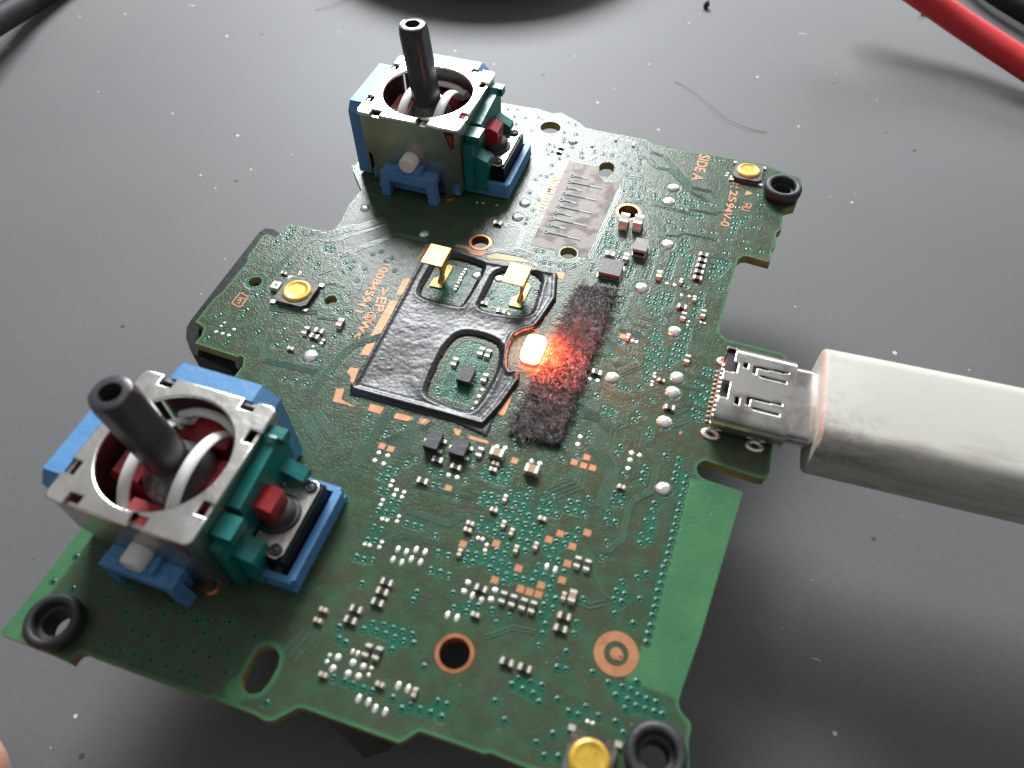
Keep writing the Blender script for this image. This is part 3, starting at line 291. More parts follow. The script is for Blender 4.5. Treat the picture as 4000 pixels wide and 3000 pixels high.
def lathe(bm, prof, n=32, c=(0, 0, 0), mi=0, closed=False):
    rings = []
    for r, z in prof:
        if r < 1e-6: rings.append([bm.verts.new((c[0], c[1], c[2] + z))])
        else: rings.append([bm.verts.new((c[0] + r * math.cos(2 * math.pi * k / n), c[1] + r * math.sin(2 * math.pi * k / n), c[2] + z)) for k in range(n)])
    prs = list(zip(rings, rings[1:])) + ([(rings[-1], rings[0])] if closed else [])
    for A, B in prs:
        for k in range(n):
            q = (k + 1) % n
            if len(A) == 1 and len(B) == 1: continue
            if len(A) == 1: f = bm.faces.new((A[0], B[k], B[q]))
            elif len(B) == 1: f = bm.faces.new((A[k], A[q], B[0]))
            else: f = bm.faces.new((A[k], A[q], B[q], B[k]))
            f.material_index = mi
def tube(bm, pts, rad, n=12, flat=1.0, cap=True, mi=0, up=(0, 0, 1)):
    """sweep an ellipse (rad across, rad*flat along up) along pts"""
    pts = [Vector(p) for p in pts]; rings = []
    for i, p in enumerate(pts):
        t = (pts[min(i + 1, len(pts) - 1)] - pts[max(i - 1, 0)]).normalized()
        s = t.cross(Vector(up));
        if s.length < 1e-4: s = t.cross(Vector((1, 0, 0)))
        s.normalize(); u = s.cross(t)
        r = rad[i] if isinstance(rad, (list, tuple)) else rad
        rings.append([bm.verts.new(p + s * r * math.cos(2 * math.pi * k / n) + u * r * flat * math.sin(2 * math.pi * k / n)) for k in range(n)])
    for A, B in zip(rings, rings[1:]):
        for k in range(n): bm.faces.new((A[k], A[(k + 1) % n], B[(k + 1) % n], B[k])).material_index = mi
    if cap: bm.faces.new(rings[0][::-1]); bm.faces.new(rings[-1])
def spline(pts, k=8):
    P = [Vector(p) for p in pts]; out = []
    for i in range(len(P) - 1):
        p0, p1, p2, p3 = P[max(i - 1, 0)], P[i], P[i + 1], P[min(i + 2, len(P) - 1)]
        for j in range(k):
            t = j / k
            out.append(.5 * ((2 * p1) + (p2 - p0) * t + (2 * p0 - 5 * p1 + 4 * p2 - p3) * t * t + (3 * p1 - p0 - 3 * p2 + p3) * t ** 3))
    return out + [P[-1]]
def tag(o, label, cat=None, group=None, kind=None):
    if label: o['label'] = label
    if cat: o['category'] = cat
    if group: o['group'] = group
    if kind: o['kind'] = kind
    return o
def empty(name, loc=(0, 0, 0)):
    o = bpy.data.objects.new(name, None); S.collection.objects.link(o); o.location = Vector(loc) * MM; o.empty_display_size = .005; return o
def raw(name, verts, faces, mats, parent=None, loc=(0, 0, 0), smooth=False, mi=None):
    me = bpy.data.meshes.new(name); me.from_pydata((np.asarray(verts, float) * MM).tolist(), [], faces)
    if mi is not None: me.polygons.foreach_set('material_index', mi)
    if smooth: me.polygons.foreach_set('use_smooth', [True] * len(me.polygons))
    me.update(); return link(name, me, parent, loc, 0, mats)
def sdf(P, poly):
    """signed distance of points P (N,2) to a polygon, negative inside"""
    P = np.asarray(P, float); A = np.asarray(poly, float); B = np.roll(A, -1, 0)
    d = np.full(len(P), 1e9); ins = np.zeros(len(P), bool)
    for a, b in zip(A, B):
        e = b - a; w = P - a; t = np.clip((w @ e) / max(e @ e, 1e-12), 0, 1)
        d = np.minimum(d, np.hypot(*(w - t[:, None] * e).T))
        c = ((a[1] <= P[:, 1]) & (b[1] > P[:, 1])) | ((b[1] <= P[:, 1]) & (a[1] > P[:, 1]))
        with np.errstate(divide='ignore', invalid='ignore'):
            xi = a[0] + (P[:, 1] - a[1]) * e[0] / (e[1] if abs(e[1]) > 1e-12 else 1e-12)
        ins ^= c & (P[:, 0] < xi)
    return np.where(ins, -d, d)
def circle(cx, cy, r, n=28): return [(cx + r * math.cos(2 * math.pi * k / n), cy + r * math.sin(2 * math.pi * k / n)) for k in range(n)]
def sstep(x): x = np.clip(x, 0, 1); return x * x * (3 - 2 * x)

# ---------------------------------------------------------------- table
tb = raw('table', [(-700, -300, 0), (700, -300, 0), (700, 900, 0), (-700, 900, 0)], [(0, 1, 2, 3)], ('table',))
tag(tb, 'matte dark grey table top with dust specks and scuffs', kind='structure')

# ---------------------------------------------------------------- the circuit board
PCB = empty('circuit_board', (0, 0, H))
tag(PCB, 'green controller circuit board with two thumbsticks lying on the grey table', 'circuit board')
THK = 1.05
holes = [circle(x, y, r * .80) for x, y, r in RINGS] + [circle(x, y, r) for x, y, r in HOLES_R] + [[tuple(p) for p in s] for s in SLOTS] + [circle(x, y, 1.25, 20) for x, y in GROM]
def build_laminate():
    loops = [[tuple(p) for p in OUTLINE]] + holes
    pts, edges = [], []
    for lp in loops:
        dense = []
        for a, b in zip(lp, lp[1:] + lp[:1]):
            n = max(1, int(math.hypot(b[0] - a[0], b[1] - a[1]) / .5))
            dense += [(a[0] + (b[0] - a[0]) * k / n, a[1] + (b[1] - a[1]) * k / n) for k in range(n)]
        s = len(pts); pts += dense; edges += [(s + k, s + (k + 1) % len(dense)) for k in range(len(dense))]
    g = .30; gx, gy = np.meshgrid(np.arange(-28, 34, g), np.arange(-35, 49, g)); G = np.c_[gx.ravel(), gy.ravel()] + rng.uniform(-.04, .04, (gx.size, 2))
    d = sdf(G, OUTLINE); k = d < -.14
    for h in holes: k &= sdf(G, h) > .12
    G = G[k]
    V = [Vector(p) for p in pts] + [Vector(p) for p in G.tolist()]
    r = delaunay_2d_cdt(V, edges, [], 1, 1e-5)
    v2 = np.array([(v.x, v.y) for v in r[0]]); tri = np.array([t for t in r[2]])
    cen = v2[tri].mean(1); keep = sdf(cen, OUTLINE) < 0
    for h in holes: keep &= sdf(cen, h) > 0
    tri = tri[keep]; v2r = v2
    # copper-free zones as distance fields
    Vd = np.array(VIAS); fld = np.zeros(len(v2r)); near = np.full(len(v2r), 9.0)
    for vx, vy in Vd:
        dd = np.hypot(v2r[:, 0] - vx, v2r[:, 1] - vy); near = np.minimum(near, dd); fld += np.exp(-(dd / .62) ** 2)
    cl = np.maximum(.40 - near, (fld - .95) * .55)
    for px, py, r_ in BLOBS: cl = np.maximum(cl, .15 + r_ - np.hypot(v2r[:, 0] - px, v2r[:, 1] - py))
    for h in HOLES_R: cl = np.maximum(cl, h[2] + .45 - np.hypot(v2r[:, 0] - h[0], v2r[:, 1] - h[1]))
    for w in WIN: cl = np.maximum(cl, -sdf(v2r, w) - .9)
    do = -sdf(v2r, OUTLINE)
    eg = .20 - do
    strip = [(25.3, -2.6), (31, -1.2), (29.2, -17), (28.4, -21.2), (23.9, -21.1), (24.9, -17)]
    eg = np.maximum(eg, -sdf(v2r, strip)); eg = np.maximum(eg, .75 + sdf(v2r, [(-24.5, -34), (-21.4, -34), (-21.3, -10), (-24.5, -10)]) * -1 - .75)
    eg = np.maximum(eg, .35 - np.abs(sdf(v2r, SLOTS[0]))); eg = np.maximum(eg, .9 - np.hypot(v2r[:, 0] + 3.2, (v2r[:, 1] + 31.0)))
    n = len(v2r); top = np.c_[v2r, np.zeros(n)]; bot = np.c_[v2r, np.full(n, -THK)]
    faces = tri.tolist(); nt_ = len(faces)
    mi = [0] * nt_
    faces += (tri[:, ::-1] + n).tolist(); mi += [2] * nt_
    cnt = {}
    for t in tri.tolist():
        for a, b in ((t[0], t[1]), (t[1], t[2]), (t[2], t[0])):
            cnt[(a, b)] = 1
    for (a, b) in list(cnt):
        if (b, a) not in cnt: faces.append([a, a + n, b + n, b]); mi.append(1)
    me = bpy.data.meshes.new('laminate'); me.from_pydata((np.r_[top, bot] * MM).tolist(), [], faces)
    me.polygons.foreach_set('material_index', mi)
    for nm, arr in (('clear', cl), ('edge', eg)):
        at = me.attributes.new(nm, 'FLOAT', 'POINT'); at.data.foreach_set('value', np.r_[arr, arr].astype(np.float32))
    me.update()
    return link('laminate', me, PCB, mats=('mask', 'edge', 'under'))
tag(build_laminate(), 'green solder-masked laminate')

# traces
def offset_line(pl, d):
    P = np.array(pl, float); out = []
    T = np.diff(P, axis=0); T /= np.linalg.norm(T, axis=1)[:, None]; N = np.c_[-T[:, 1], T[:, 0]]
    for i in range(len(P)):
        if i == 0: nn = N[0]
        elif i == len(P) - 1: nn = N[-1]
        else:
            nn = N[i - 1] + N[i]; nn = nn / max(nn @ nn, .25) * 2 / 1.0 if nn @ nn < .5 else nn / (nn @ nn) * 2
        out.append(P[i] + nn * d)
    return np.array(out)
tv, tf = [], []
def trace(pl, w=.125, h=.040):
    L, R_ = offset_line(pl, w / 2), offset_line(pl, -w / 2); L2, R2 = offset_line(pl, w * .27), offset_line(pl, -w * .27)
    s = len(tv); n = len(pl)
    for i in range(n):
        tv.extend([(*L[i], -.004), (*L2[i], h), (*R2[i], h), (*R_[i], -.004)])
    for i in range(n - 1):
        a = s + 4 * i
        for k in range(3): tf.append((a + k, a + k + 1, a + k + 5, a + k + 4))
    tf.append((s, s + 1, s + 2, s + 3)); e = s + 4 * (n - 1); tf.append((e + 3, e + 2, e + 1, e))
for n_, p_, pl in TRACES:
    for k in range(n_):
        q = offset_line(pl, (k - (n_ - 1) / 2) * p_)
        trace(q, h=.050 + random.uniform(-.004, .004))
tr_o = raw('copper_traces', tv, tf, ('trace',), PCB); tr_o['kind'] = 'stuff'
# vias
vv, vf, vm = [], [], []
for x, y in VIAS:
    s = len(vv); n = 12; k_ = random.uniform(.88, 1.1); hz = .040 * random.uniform(.8, 1.1)
    prof = ((.31, -.005), (.26, hz * .7), (.20, hz), (.165, hz * .97), (.105, .006))
    for r, z in prof: vv += [(x + r * k_ * math.cos(2 * math.pi * j / n), y + r * k_ * math.sin(2 * math.pi * j / n), z) for j in range(n)]
    for q in range(len(prof) - 1):
        for j in range(n): vf.append((s + q * n + j, s + q * n + (j + 1) % n, s + (q + 1) * n + (j + 1) % n, s + (q + 1) * n + j)); vm.append(0)
    vf.append(tuple(s + 4 * n + j for j in range(n))); vm.append(1)
vo = raw('vias', vv, vf, ('via', 'pitshade'), PCB, smooth=True, mi=vm); vo['kind'] = 'stuff'

# bare copper
def flat(name, poly, h, mt, parent=PCB, z0=-.01, bev=0):
    bm = bmesh.new(); prism(bm, [tuple(p) for p in poly], z0, h); return finish(bm, name, mt, parent, smooth=False)
for pl in COPPER: flat('bare_copper_patch', pl, .034, 'copper')
me_sq = None
for x, y in SQUARES:
    if me_sq is None:
        bm = bmesh.new(); box(bm, -.31, .31, -.31, .31, -.01, .036); o = finish(bm, 'copper_square', 'copper', PCB, (x, y, 0), bevel=.05, seg=2); me_sq = o.data
    else: link('copper_square', me_sq, PCB, (x, y, 0))
def ring(name, x, y, r1, r2, z0, z1, mt, parent=PCB, n=40):
    bm = bmesh.new(); lathe(bm, ((r1, z0), (r1, z1), (r2, z1), (r2, z0)), n, closed=True); return finish(bm, name, mt, parent, (x, y, 0))
for x, y, r in RINGS: ring('plated_hole_rim', x, y, r, r * .79, -THK - .03, .035, 'copperrim')
for x, y, r in HOLES_R[:2]: ring('hole_rim', x, y, r + .14, r - .01, -.02, .012, mat('pale_rim', (.36, .36, .16), .5))
x, y, r = FID; tg = ring('target_mark', x, y, r, r * .55, -.01, .034, 'copper')
bm = bmesh.new(); lathe(bm, ((r * .28, -.01), (r * .28, .034), (0, .034)), 28); prism(bm, [(.0, -.42), (.5, -.42), (.56, 0), (.3, .3)], -.01, .033); finish(bm, 'target_centre', 'copper', tg)
bm = bmesh.new(); lathe(bm, ((.09, .03), (.09, .038), (0, .038)), 14, (.38, -.15, 0)); finish(bm, 'target_hole', 'pitshade', tg)

# exposed connector plane beside the BDM lettering
bpl = [tuple(p) for p in BDM[0]]
bd = flat('bare_metal_plane', [(2.7, 37.6), (6.6, 37.65), (6.9, 36.1), (8.0, 35.0), (9.4, 35.6), (9.75, 37.7), (9.75, 37.7), (9.35, 21.55), (8.35, 21.6), (8.1, 22.55), (7.2, 22.95), (6.3, 22.6), (6.0, 21.6), (2.8, 21.6)], .022, 'bdm')
FTIP = mat('dull_tin', (.26, .245, .25), .5, metal=.2)
FINGER = mat('grey_green_mask', (.15, .20, .175), .5)
for s_ in BDMT:
    (x0, y0), (x1, y1) = s_
    bm = bmesh.new(); tube(bm, [(x0, y0, .035), (x0 + (x1 - x0) * .62, (y0 + y1) / 2, .035)], .19, 8, .4); lathe(bm, ((.37, .02), (.35, .08), (.25, .10), (.16, .07), (.08, .03)), 16, (x0, y0, 0))
    f = finish(bm, 'masked_finger', FINGER, PCB)
    bm = bmesh.new(); lathe(bm, ((.11, .045), (.11, .062), (0, .062)), 12, (x0, y0, 0)); finish(bm, 'finger_via', 'pitshade', f)
    bm = bmesh.new(); tube(bm, [(x0 + (x1 - x0) * .6, (y0 + y1) / 2, .03), (x1, y1, .03)], .17, 8, .3); finish(bm, 'finger_tip', FTIP, f)
    bm = bmesh.new(); box(bm, x0 + (x1 - x0) * .2, x1 + .03, (y0 + y1) / 2 - .31, (y0 + y1) / 2 + .29, .02, .0255); finish(bm, 'finger_gap', 'bdmdark', f, smooth=False)

# lettering
def lettering(txt, p0, p1, hgt, name='lettering', parent=PCB, mt='copper', bold=.018):
    cu = bpy.data.curves.new(name, 'FONT'); cu.body = txt; cu.size = 1; cu.extrude = .018; cu.offset = bold
    t = bpy.data.objects.new(name, cu); S.collection.objects.link(t)
    me = bpy.data.meshes.new_from_object(t.evaluated_get(bpy.context.evaluated_depsgraph_get())); bpy.data.objects.remove(t); bpy.data.curves.remove(cu)
    v = np.empty(len(me.vertices) * 3); me.vertices.foreach_get('co', v); v = v.reshape(-1, 3)
    lo, hi = v.min(0), v.max(0); ln = math.hypot(p1[0] - p0[0], p1[1] - p0[1])
    u = (v[:, 0] - lo[0]) / (hi[0] - lo[0]); w = (v[:, 1] - lo[1]) / (hi[1] - lo[1]) - .5; z = np.where(v[:, 2] > 0, .036, -.005)
    d = np.array([(p1[0] - p0[0]) / ln, (p1[1] - p0[1]) / ln]); nn = np.array([-d[1], d[0]])
    out = np.c_[p0[0] + d[0] * u * ln + nn[0] * w * hgt, p0[1] + d[1] * u * ln + nn[1] * w * hgt, z]
    me.vertices.foreach_set('co', (out * MM).ravel()); me.update(); me.materials.clear()
    return link(name, me, parent, mats=(mt,))
def ext(seg, e): (a, b), (c, d) = seg; l = math.hypot(c - a, d - b); return (a - (c - a) / l * e, b - (d - b) / l * e), (c + (c - a) / l * e, d + (d - b) / l * e)
TH = {'BDM-010': 1.0, 'SIDE A': 1.35, '94V-0': 1.0, '2S': .95, '100845911': .95, '>EP': 1.05, 'W<': .95}
for txt, seg in TEXT:
    if txt in TH:
        a, b = ext(seg, .36); lettering(txt, a, b, TH[txt])
def strokes(name, segs, w=.13, mt='copper'):
    bm = bmesh.new()
    for i, (x0, y0, x1, y1) in enumerate(segs):
        d = Vector((x1 - x0, y1 - y0)).normalized(); n = Vector((-d.y, d.x)) * w / 2; z = .034 + .0007 * i
        prism(bm, [(x0 + n.x, y0 + n.y), (x1 + n.x, y1 + n.y), (x1 - n.x, y1 - n.y), (x0 - n.x, y0 - n.y)], -.005, z)
    return finish(bm, name, mt, PCB, smooth=False)
# recognised-component mark: a mirrored R joined to a U, reading down the board
sx, sy = 24.95, 36.5
strokes('approval_mark', [(sx - .5, sy - .62, sx + .5, sy - .62), (sx + .45, sy - .62, sx + .45, sy - .05), (sx, sy - .62, sx, sy - .05), (sx, sy - .05, sx + .45, sy - .05), (sx, sy - .3, sx - .5, sy), (sx + .5, sy - .85, sx - .45, sy - .85), (sx - .42, sy - .85, sx - .42, sy - 1.35), (sx - .45, sy - 1.35, sx + .5, sy - 1.35)])
gx, gy = 23.15, 39.75
strokes('maker_glyphs', [(gx + .5, gy, gx - .1, gy - .05), (gx + .15, gy + .22, gx + .1, gy - .25), (gx - .2, gy + .15, gx - .6, gy + .1), (gx - .3, gy - .2, gx - .25, gy + .2), (gx + .5, gy - .75, gx + .05, gy - .7), (gx + .1, gy - .5, gx + .08, gy - .95), (gx - .2, gy - .55, gx - .55, gy - .7), (gx - .5, gy - .7, gx - .52, gy - 1.0)], .12)
cx, cy, cr = CIRCS[0]; ring('circle_mark', cx, cy, cr + .05, cr - .08, -.01, .034, 'copper', n=24)
lettering('S', (cx, cy + .3), (cx, cy - .3), .7)
hb = [Vector(p) for p in HBOX]
for i in range(4):
    a, b = hb[i], hb[(i + 1) % 4]; strokes('box_mark', [(a.x, a.y, b.x, b.y)], .14)
hc = sum(hb, Vector((0, 0))) / 4
strokes('box_glyph', [(hc.x - .3, hc.y + .25, hc.x + .35, hc.y + .3), (hc.x - .3, hc.y - .1, hc.x + .3, hc.y - .12), (hc.x, hc.y + .3, hc.x, hc.y - .1), (hc.x - .1, hc.y - .45, hc.x + .25, hc.y - .45)], .15)

# solder blobs and pads
def dome(name, mt, n=20):
    bm = bmesh.new(); lathe(bm, ((1, -.05), (.96, .10), (.82, .30), (.6, .45), (.32, .53), (0, .55)), n)
    for v in bm.verts:
        k = random.uniform(-.03, .03); v.co.x *= 1 + k; v.co.y *= 1 + k
    bm2 = finish(bm, name, mt, PCB, angle=80); return bm2
b0 = dome('solder_blob', 'solder', 28)
for i, (x, y, r) in enumerate(BLOBS):
    o = b0 if i == 0 else link('solder_blob', b0.data, PCB)
    o.location = Vector((x, y, 0)) * MM; o.scale = (r, r * random.uniform(.92, 1.02), r * random.uniform(.62, .8)); o.rotation_euler.z = random.uniform(0, 6)
p0_ = dome('solder_pad', 'pad', 14)
for i, (x, y, a, b) in enumerate(PADS):
    o = p0_ if i == 0 else link('solder_pad', p0_.data, PCB)
    o.location = Vector((x, y, 0)) * MM; o.scale = (a, b, min(a, b) * random.uniform(.5, .7))

# chip components
KIND = {'res': ('chip_resistor', .92, .50, .34, 'resb', 'term', .23), 'resS': ('chip_resistor', .62, .32, .24, 'resb', 'term', .17),
        'cap': ('chip_capacitor', .98, .56, .50, 'capb', 'term', .25), 'capS': ('chip_capacitor', .62, .34, .32, 'capb', 'term', .19),
        'capL': ('chip_capacitor', 1.18, .80, .74, 'capb', 'term', .26), 'mlcc': ('ceramic_capacitor', 1.50, 1.0, 1.20, 'capg', 'capw', .36)}
cache = {}
for kind, axis, x, y in CHIPS:
    nm, L_, W_, h_, bmt, tmt, t_ = KIND[kind]
    if kind not in cache:
        bm = bmesh.new(); box(bm, -L_ / 2 + t_ * .6, L_ / 2 - t_ * .6, -W_ / 2 + .012, W_ / 2 - .012, .02, h_ - .012); o = finish(bm, nm, bmt, PCB, bevel=.015, seg=1)
        bm = bmesh.new(); box(bm, L_ / 2 - t_, L_ / 2, -W_ / 2, W_ / 2, 0, h_)
        prism(bm, [(L_ / 2 - .02, 0), (L_ / 2 + .11, 0), (L_ / 2 - .02, h_ * .55)], -W_ / 2 + .02, W_ / 2 - .02, 'y')
        t1 = finish(bm, 'terminal', tmt, o, bevel=.022, seg=2)
        cache[kind] = (o.data, t1.data)
    else:
        o = link(nm, cache[kind][0], PCB); t1 = link('terminal', cache[kind][1], o)
    t2 = link('terminal', cache[kind][1], o); t2.rotation_euler.z = math.pi
    o.location = Vector((x, y, 0)) * MM; o.rotation_euler.z = (0 if axis == 'x' else math.pi / 2) + random.uniform(-.035, .035)

# integrated circuits
def ic(name, q, h, mt, z0=.12, parent=PCB):
    q = np.array(q); c = q.mean(0); w = (np.linalg.norm(q[1] - q[0]) + np.linalg.norm(q[2] - q[3])) / 2; d = (np.linalg.norm(q[3] - q[0]) + np.linalg.norm(q[2] - q[1])) / 2
    bm = bmesh.new(); box(bm, -w / 2, w / 2, -d / 2, d / 2, z0, h); o = finish(bm, name, mt, parent, (c[0], c[1], 0), bevel=.05, seg=2); return o, w, d
for i in (0, 1):
    o, w, d = ic('transistor', IC_Q[i], .95, 'ic')
    for sx_, sy_ in ((-w / 2 - .14, .15), (w / 2 + .17, .55), (w / 2 + .17, -.55)):
        bm = bmesh.new(); box(bm, sx_ - .2, sx_ + .2, sy_ - .17, sy_ + .17, 0, .16); finish(bm, 'lead', 'pad', o, bevel=.04)
o, w, d = ic('sensor_chip', IC_Q[2], .85, 'ic')
for k in (-.4, 0, .4):
    for sg in (-1, 1):
        bm = bmesh.new(); box(bm, sg * (w / 2 + .1) - .12, sg * (w / 2 + .1) + .12, k - .09, k + .09, 0, .12); finish(bm, 'lead', 'pad', o, bevel=.03)
o, w, d = ic('power_chip', IC_Q[3], .75, 'icd', .08)
bm = bmesh.new(); box(bm, -w / 2 - .12, w / 2 + .12, -d / 2 - .05, d / 2 + .05, .0, .07); finish(bm, 'solder_fillet', 'pad', o, bevel=.02)
o, w, d = ic('power_inductor', IC_Q[4], 1.05, 'icg', .68)
bm = bmesh.new(); box(bm, -w / 2 + .07, w / 2 - .07, -d / 2 + .07, d / 2 - .07, .12, .70); finish(bm, 'winding', 'resb', o, bevel=.12)
bm = bmesh.new(); box(bm, -w / 2, w / 2, -d / 2 - .03, d / 2, 0, .16); finish(bm, 'base_plate', 'term', o, bevel=.03)
bm = bmesh.new()
for k in range(8):
    a = k * math.pi / 4; lathe(bm, ((.06, 1.0), (.06, 1.056), (0, 1.056)), 6, (-.15 + .2 * math.cos(a), .45 + .2 * math.sin(a), 0))
finish(bm, 'maker_mark', 'mark', o, smooth=False)
q = np.array(WHITECHIP).mean(0); bm = bmesh.new(); box(bm, -.48, .48, -.5, .5, 0, .5); o = finish(bm, 'white_chip', 'white', PCB, (q[0], q[1], 0), bevel=.05)
bm = bmesh.new(); lathe(bm, ((.16, .49), (.16, .506), (0, .506)), 12); finish(bm, 'pin_mark', 'resb', o)

# tactile switches: dark frame, yellow metal dome, corner tabs
def tact(x, y, rd, rot, label):
    s = rd * 1.16; bm = bmesh.new(); c = .45
    prism(bm, [(-s + c, -s), (s - c, -s), (s, -s + c), (s, s - c), (s - c, s), (-s + c, s), (-s, s - c), (-s, -s + c)], .0, .52)
    o = finish(bm, 'tactile_switch', 'swbody', PCB, (x, y, 0), rot, bevel=.08); tag(o, label)
    bm = bmesh.new(); lathe(bm, ((rd, .50), (rd * .97, .60), (rd * .86, .72), (rd * .74, .745), (rd * .70, .71), (rd * .45, .70), (0, .72)), 40); finish(bm, 'dome', 'golddome', o)
    for a, b in ((-1, -1), (1, -1), (1, 1), (-1, 1)):
        bm = bmesh.new(); box(bm, a * s - .26, a * s + .26, b * s - .2, b * s + .2, 0, .22); finish(bm, 'solder_tab', 'pad', o, bevel=.06)
tact(*YELLOW[0], 1.47, 0, 'yellow button beside the upper right black rubber ring')
tact(*YELLOW[1], 1.47, 0, 'yellow button cut by the lower picture edge')
tact(*YELLOW[2], 1.62, 0, 'yellow button on the left wing of the board')

# rubber grommets
prof = ((1.02, -1.6), (1.02, .55), (1.32, .62), (1.40, 1.30), (1.50, 1.42), (1.75, 1.50), (2.02, 1.42), (2.17, 1.15), (2.17, .55), (2.02, .22), (1.85, .06), (1.30, .0), (1.30, -1.05), (1.85, -1.1), (2.0, -1.4), (1.85, -1.7), (1.3, -1.75))
lab = ('black rubber ring at the upper right board corner', 'black rubber ring at the lower right board corner', 'black rubber ring at the lower left board corner')
for i, (x, y) in enumerate(GROM):
    if i == 0:
        bm = bmesh.new(); lathe(bm, prof, 48, closed=True); g0 = finish(bm, 'rubber_grommet', 'rubber', PCB, angle=50); o = g0
    else: o = link('rubber_grommet', g0.data, PCB)
    o.location = Vector((x, y, .02)) * MM; o['label'] = lab[i]; o.rotation_euler = (random.uniform(-.05, .05), random.uniform(-.05, .05), 0)

# ---------------------------------------------------------------- black film with three windows
def chaikin(pl, n):
    P = np.array(pl, float)
    for _ in range(n):
        Q = np.roll(P, -1, 0); P = np.stack([P * .75 + Q * .25, P * .25 + Q * .75], 1).reshape(-1, 2)
    return P
def build_film():
    g = .11; xs = np.arange(-9.5, 9.0, g); ys = np.arange(-6.0, 19.0, g); gx_, gy_ = np.meshgrid(xs, ys); P = np.c_[gx_.ravel(), gy_.ravel()]
    do = -sdf(P, MODULE); dw = np.full(len(P), 9.0)
    for w in WIN: dw = np.minimum(dw, sdf(P, chaikin(w, 3)))
    sk = -sdf(P, SKIRT)
    nx, ny = len(xs), len(ys)
    # rim is high, sheet sags between the windows and is sucked down at their lips
    wob = .06 * np.sin(P[:, 0] * 2.1 + P[:, 1] * 1.3) + .05 * np.sin(P[:, 0] * .9 - P[:, 1] * 2.3 + 1)
    nz = rng.normal(0, 1, (ny, nx))
    for _ in range(2): nz = (nz + np.roll(nz, 1, 0) + np.roll(nz, -1, 0) + np.roll(nz, 1, 1) + np.roll(nz, -1, 1)) / 5
    do = do + .12; dw = dw + .16
    lip = sstep((dw - .02) / .62)
    rip = np.sin(P[:, 1] * 5.2 + 1.6 * np.sin(P[:, 0] * .9) + .9 * np.sin(P[:, 0] * 2.3 + P[:, 1])) * (.5 + .5 * np.sin(P[:, 0] * .7 + P[:, 1] * .45 + 2))
    bowl = .26 + .006 * rip * sstep((dw - .6) / 1.0) + .16 * np.exp(-np.minimum(do, dw) / .9) + .05 * np.sin(P[:, 0] * .6 + 1) * np.cos(P[:, 1] * .5)
    z = .10 + (bowl - .10) * lip + .07 * np.exp(-((do - .22) / .17) ** 2) * sstep(dw / .5) + .022 * np.exp(-((dw - .55) / .2) ** 2) - .035 * np.exp(-((do - .66) / .15) ** 2) * sstep(dw - .4)
    z = z * sstep((do + .18) / .26) + .05 + wob * .12 * sstep(do - .8)
    zs = .07 + .05 * sstep(sk / .3)
    inside = (do > -.2) & (dw > 0)
    sk_in = (sk > 0) & (do <= -.2)
    z = np.where(inside, z, zs) + .012 * nz.ravel()
    ok = inside | sk_in
    idx = -np.ones(len(P), int); idx[ok] = np.arange(ok.sum())
    V = np.c_[P[ok], z[ok]]; I = idx.reshape(ny, nx); F = []
    a, b, c, d = I[:-1, :-1], I[:-1, 1:], I[1:, 1:], I[1:, :-1]; m = (a >= 0) & (b >= 0) & (c >= 0) & (d >= 0)
    F = np.stack([a[m], b[m], c[m], d[m]], 1).tolist()
    o = raw('shield_film', V, F, ('film',), PCB, smooth=True)
    sm = o.modifiers.new('thickness', 'SOLIDIFY'); sm.thickness = .06 * MM; sm.offset = -1
    return tag(o, 'glossy wrinkled black film with three windows over the radio section')
build_film()
bm = bmesh.new()
for seed, (x, y, a) in enumerate(((-5.6, .6, .4), (-4.9, 1.0, 1.5), (-5.4, 1.3, 2.4))):
    tube(bm, spline([(x + math.cos(a) * t, y + math.sin(a) * t, .92 + .05 * math.sin(3 * t)) for t in (-.8, -.3, .2, .8)], 4), [.04] * 13, 6)
finish(bm, 'film_crease', 'film', PCB)

# gold spring contacts
def spring(x, y, mirror, label):
    """x,y = centre of the square top plate; foot plate below, narrow twisted stem between"""
    s = mirror; bm = bmesh.new()
    box(bm, -1.12, 1.12, -1.45, 1.45, 2.95, 3.13)
    prism(bm, [(1.42, 3.08), (-1.42, 3.08), (-1.2, 2.3), (-.75, 1.7), (-.62, 1.0), (-.85, .5), (-1.1, .1), (.25, .1), (.3, .9), (.75, 1.7), (1.25, 2.3)], .84, 1.17, 'x')
    for v in bm.verts:
        if v.co.z < 2.6: v.co.x -= (2.6 - v.co.z) * .22
    o = finish(bm, 'spring_contact', 'gold', PCB, (x, y, 0), bevel=.05, angle=50); tag(o, label)
    bm = bmesh.new()
    prism(bm, [(-.3, -1.75), (.95, -1.75), (1.05, -1.55), (1.05, 1.6), (.85, 1.85), (.45, 1.85), (.3, 1.6), (.1, -.3), (-.3, -.55)] if s > 0 else [(-1.15, -1.8), (.6, -1.8), (.75, -1.6), (.75, 2.1), (.2, 2.1), (.0, -.75), (-1.15, -.95)], .01, .16)
    finish(bm, 'foot', 'gold', o, bevel=.05)
spring(-5.25, 13.75, 1, 'gold spring contact in the upper left film window')
spring(3.75, 13.75, 1, 'gold spring contact in the upper right film window')

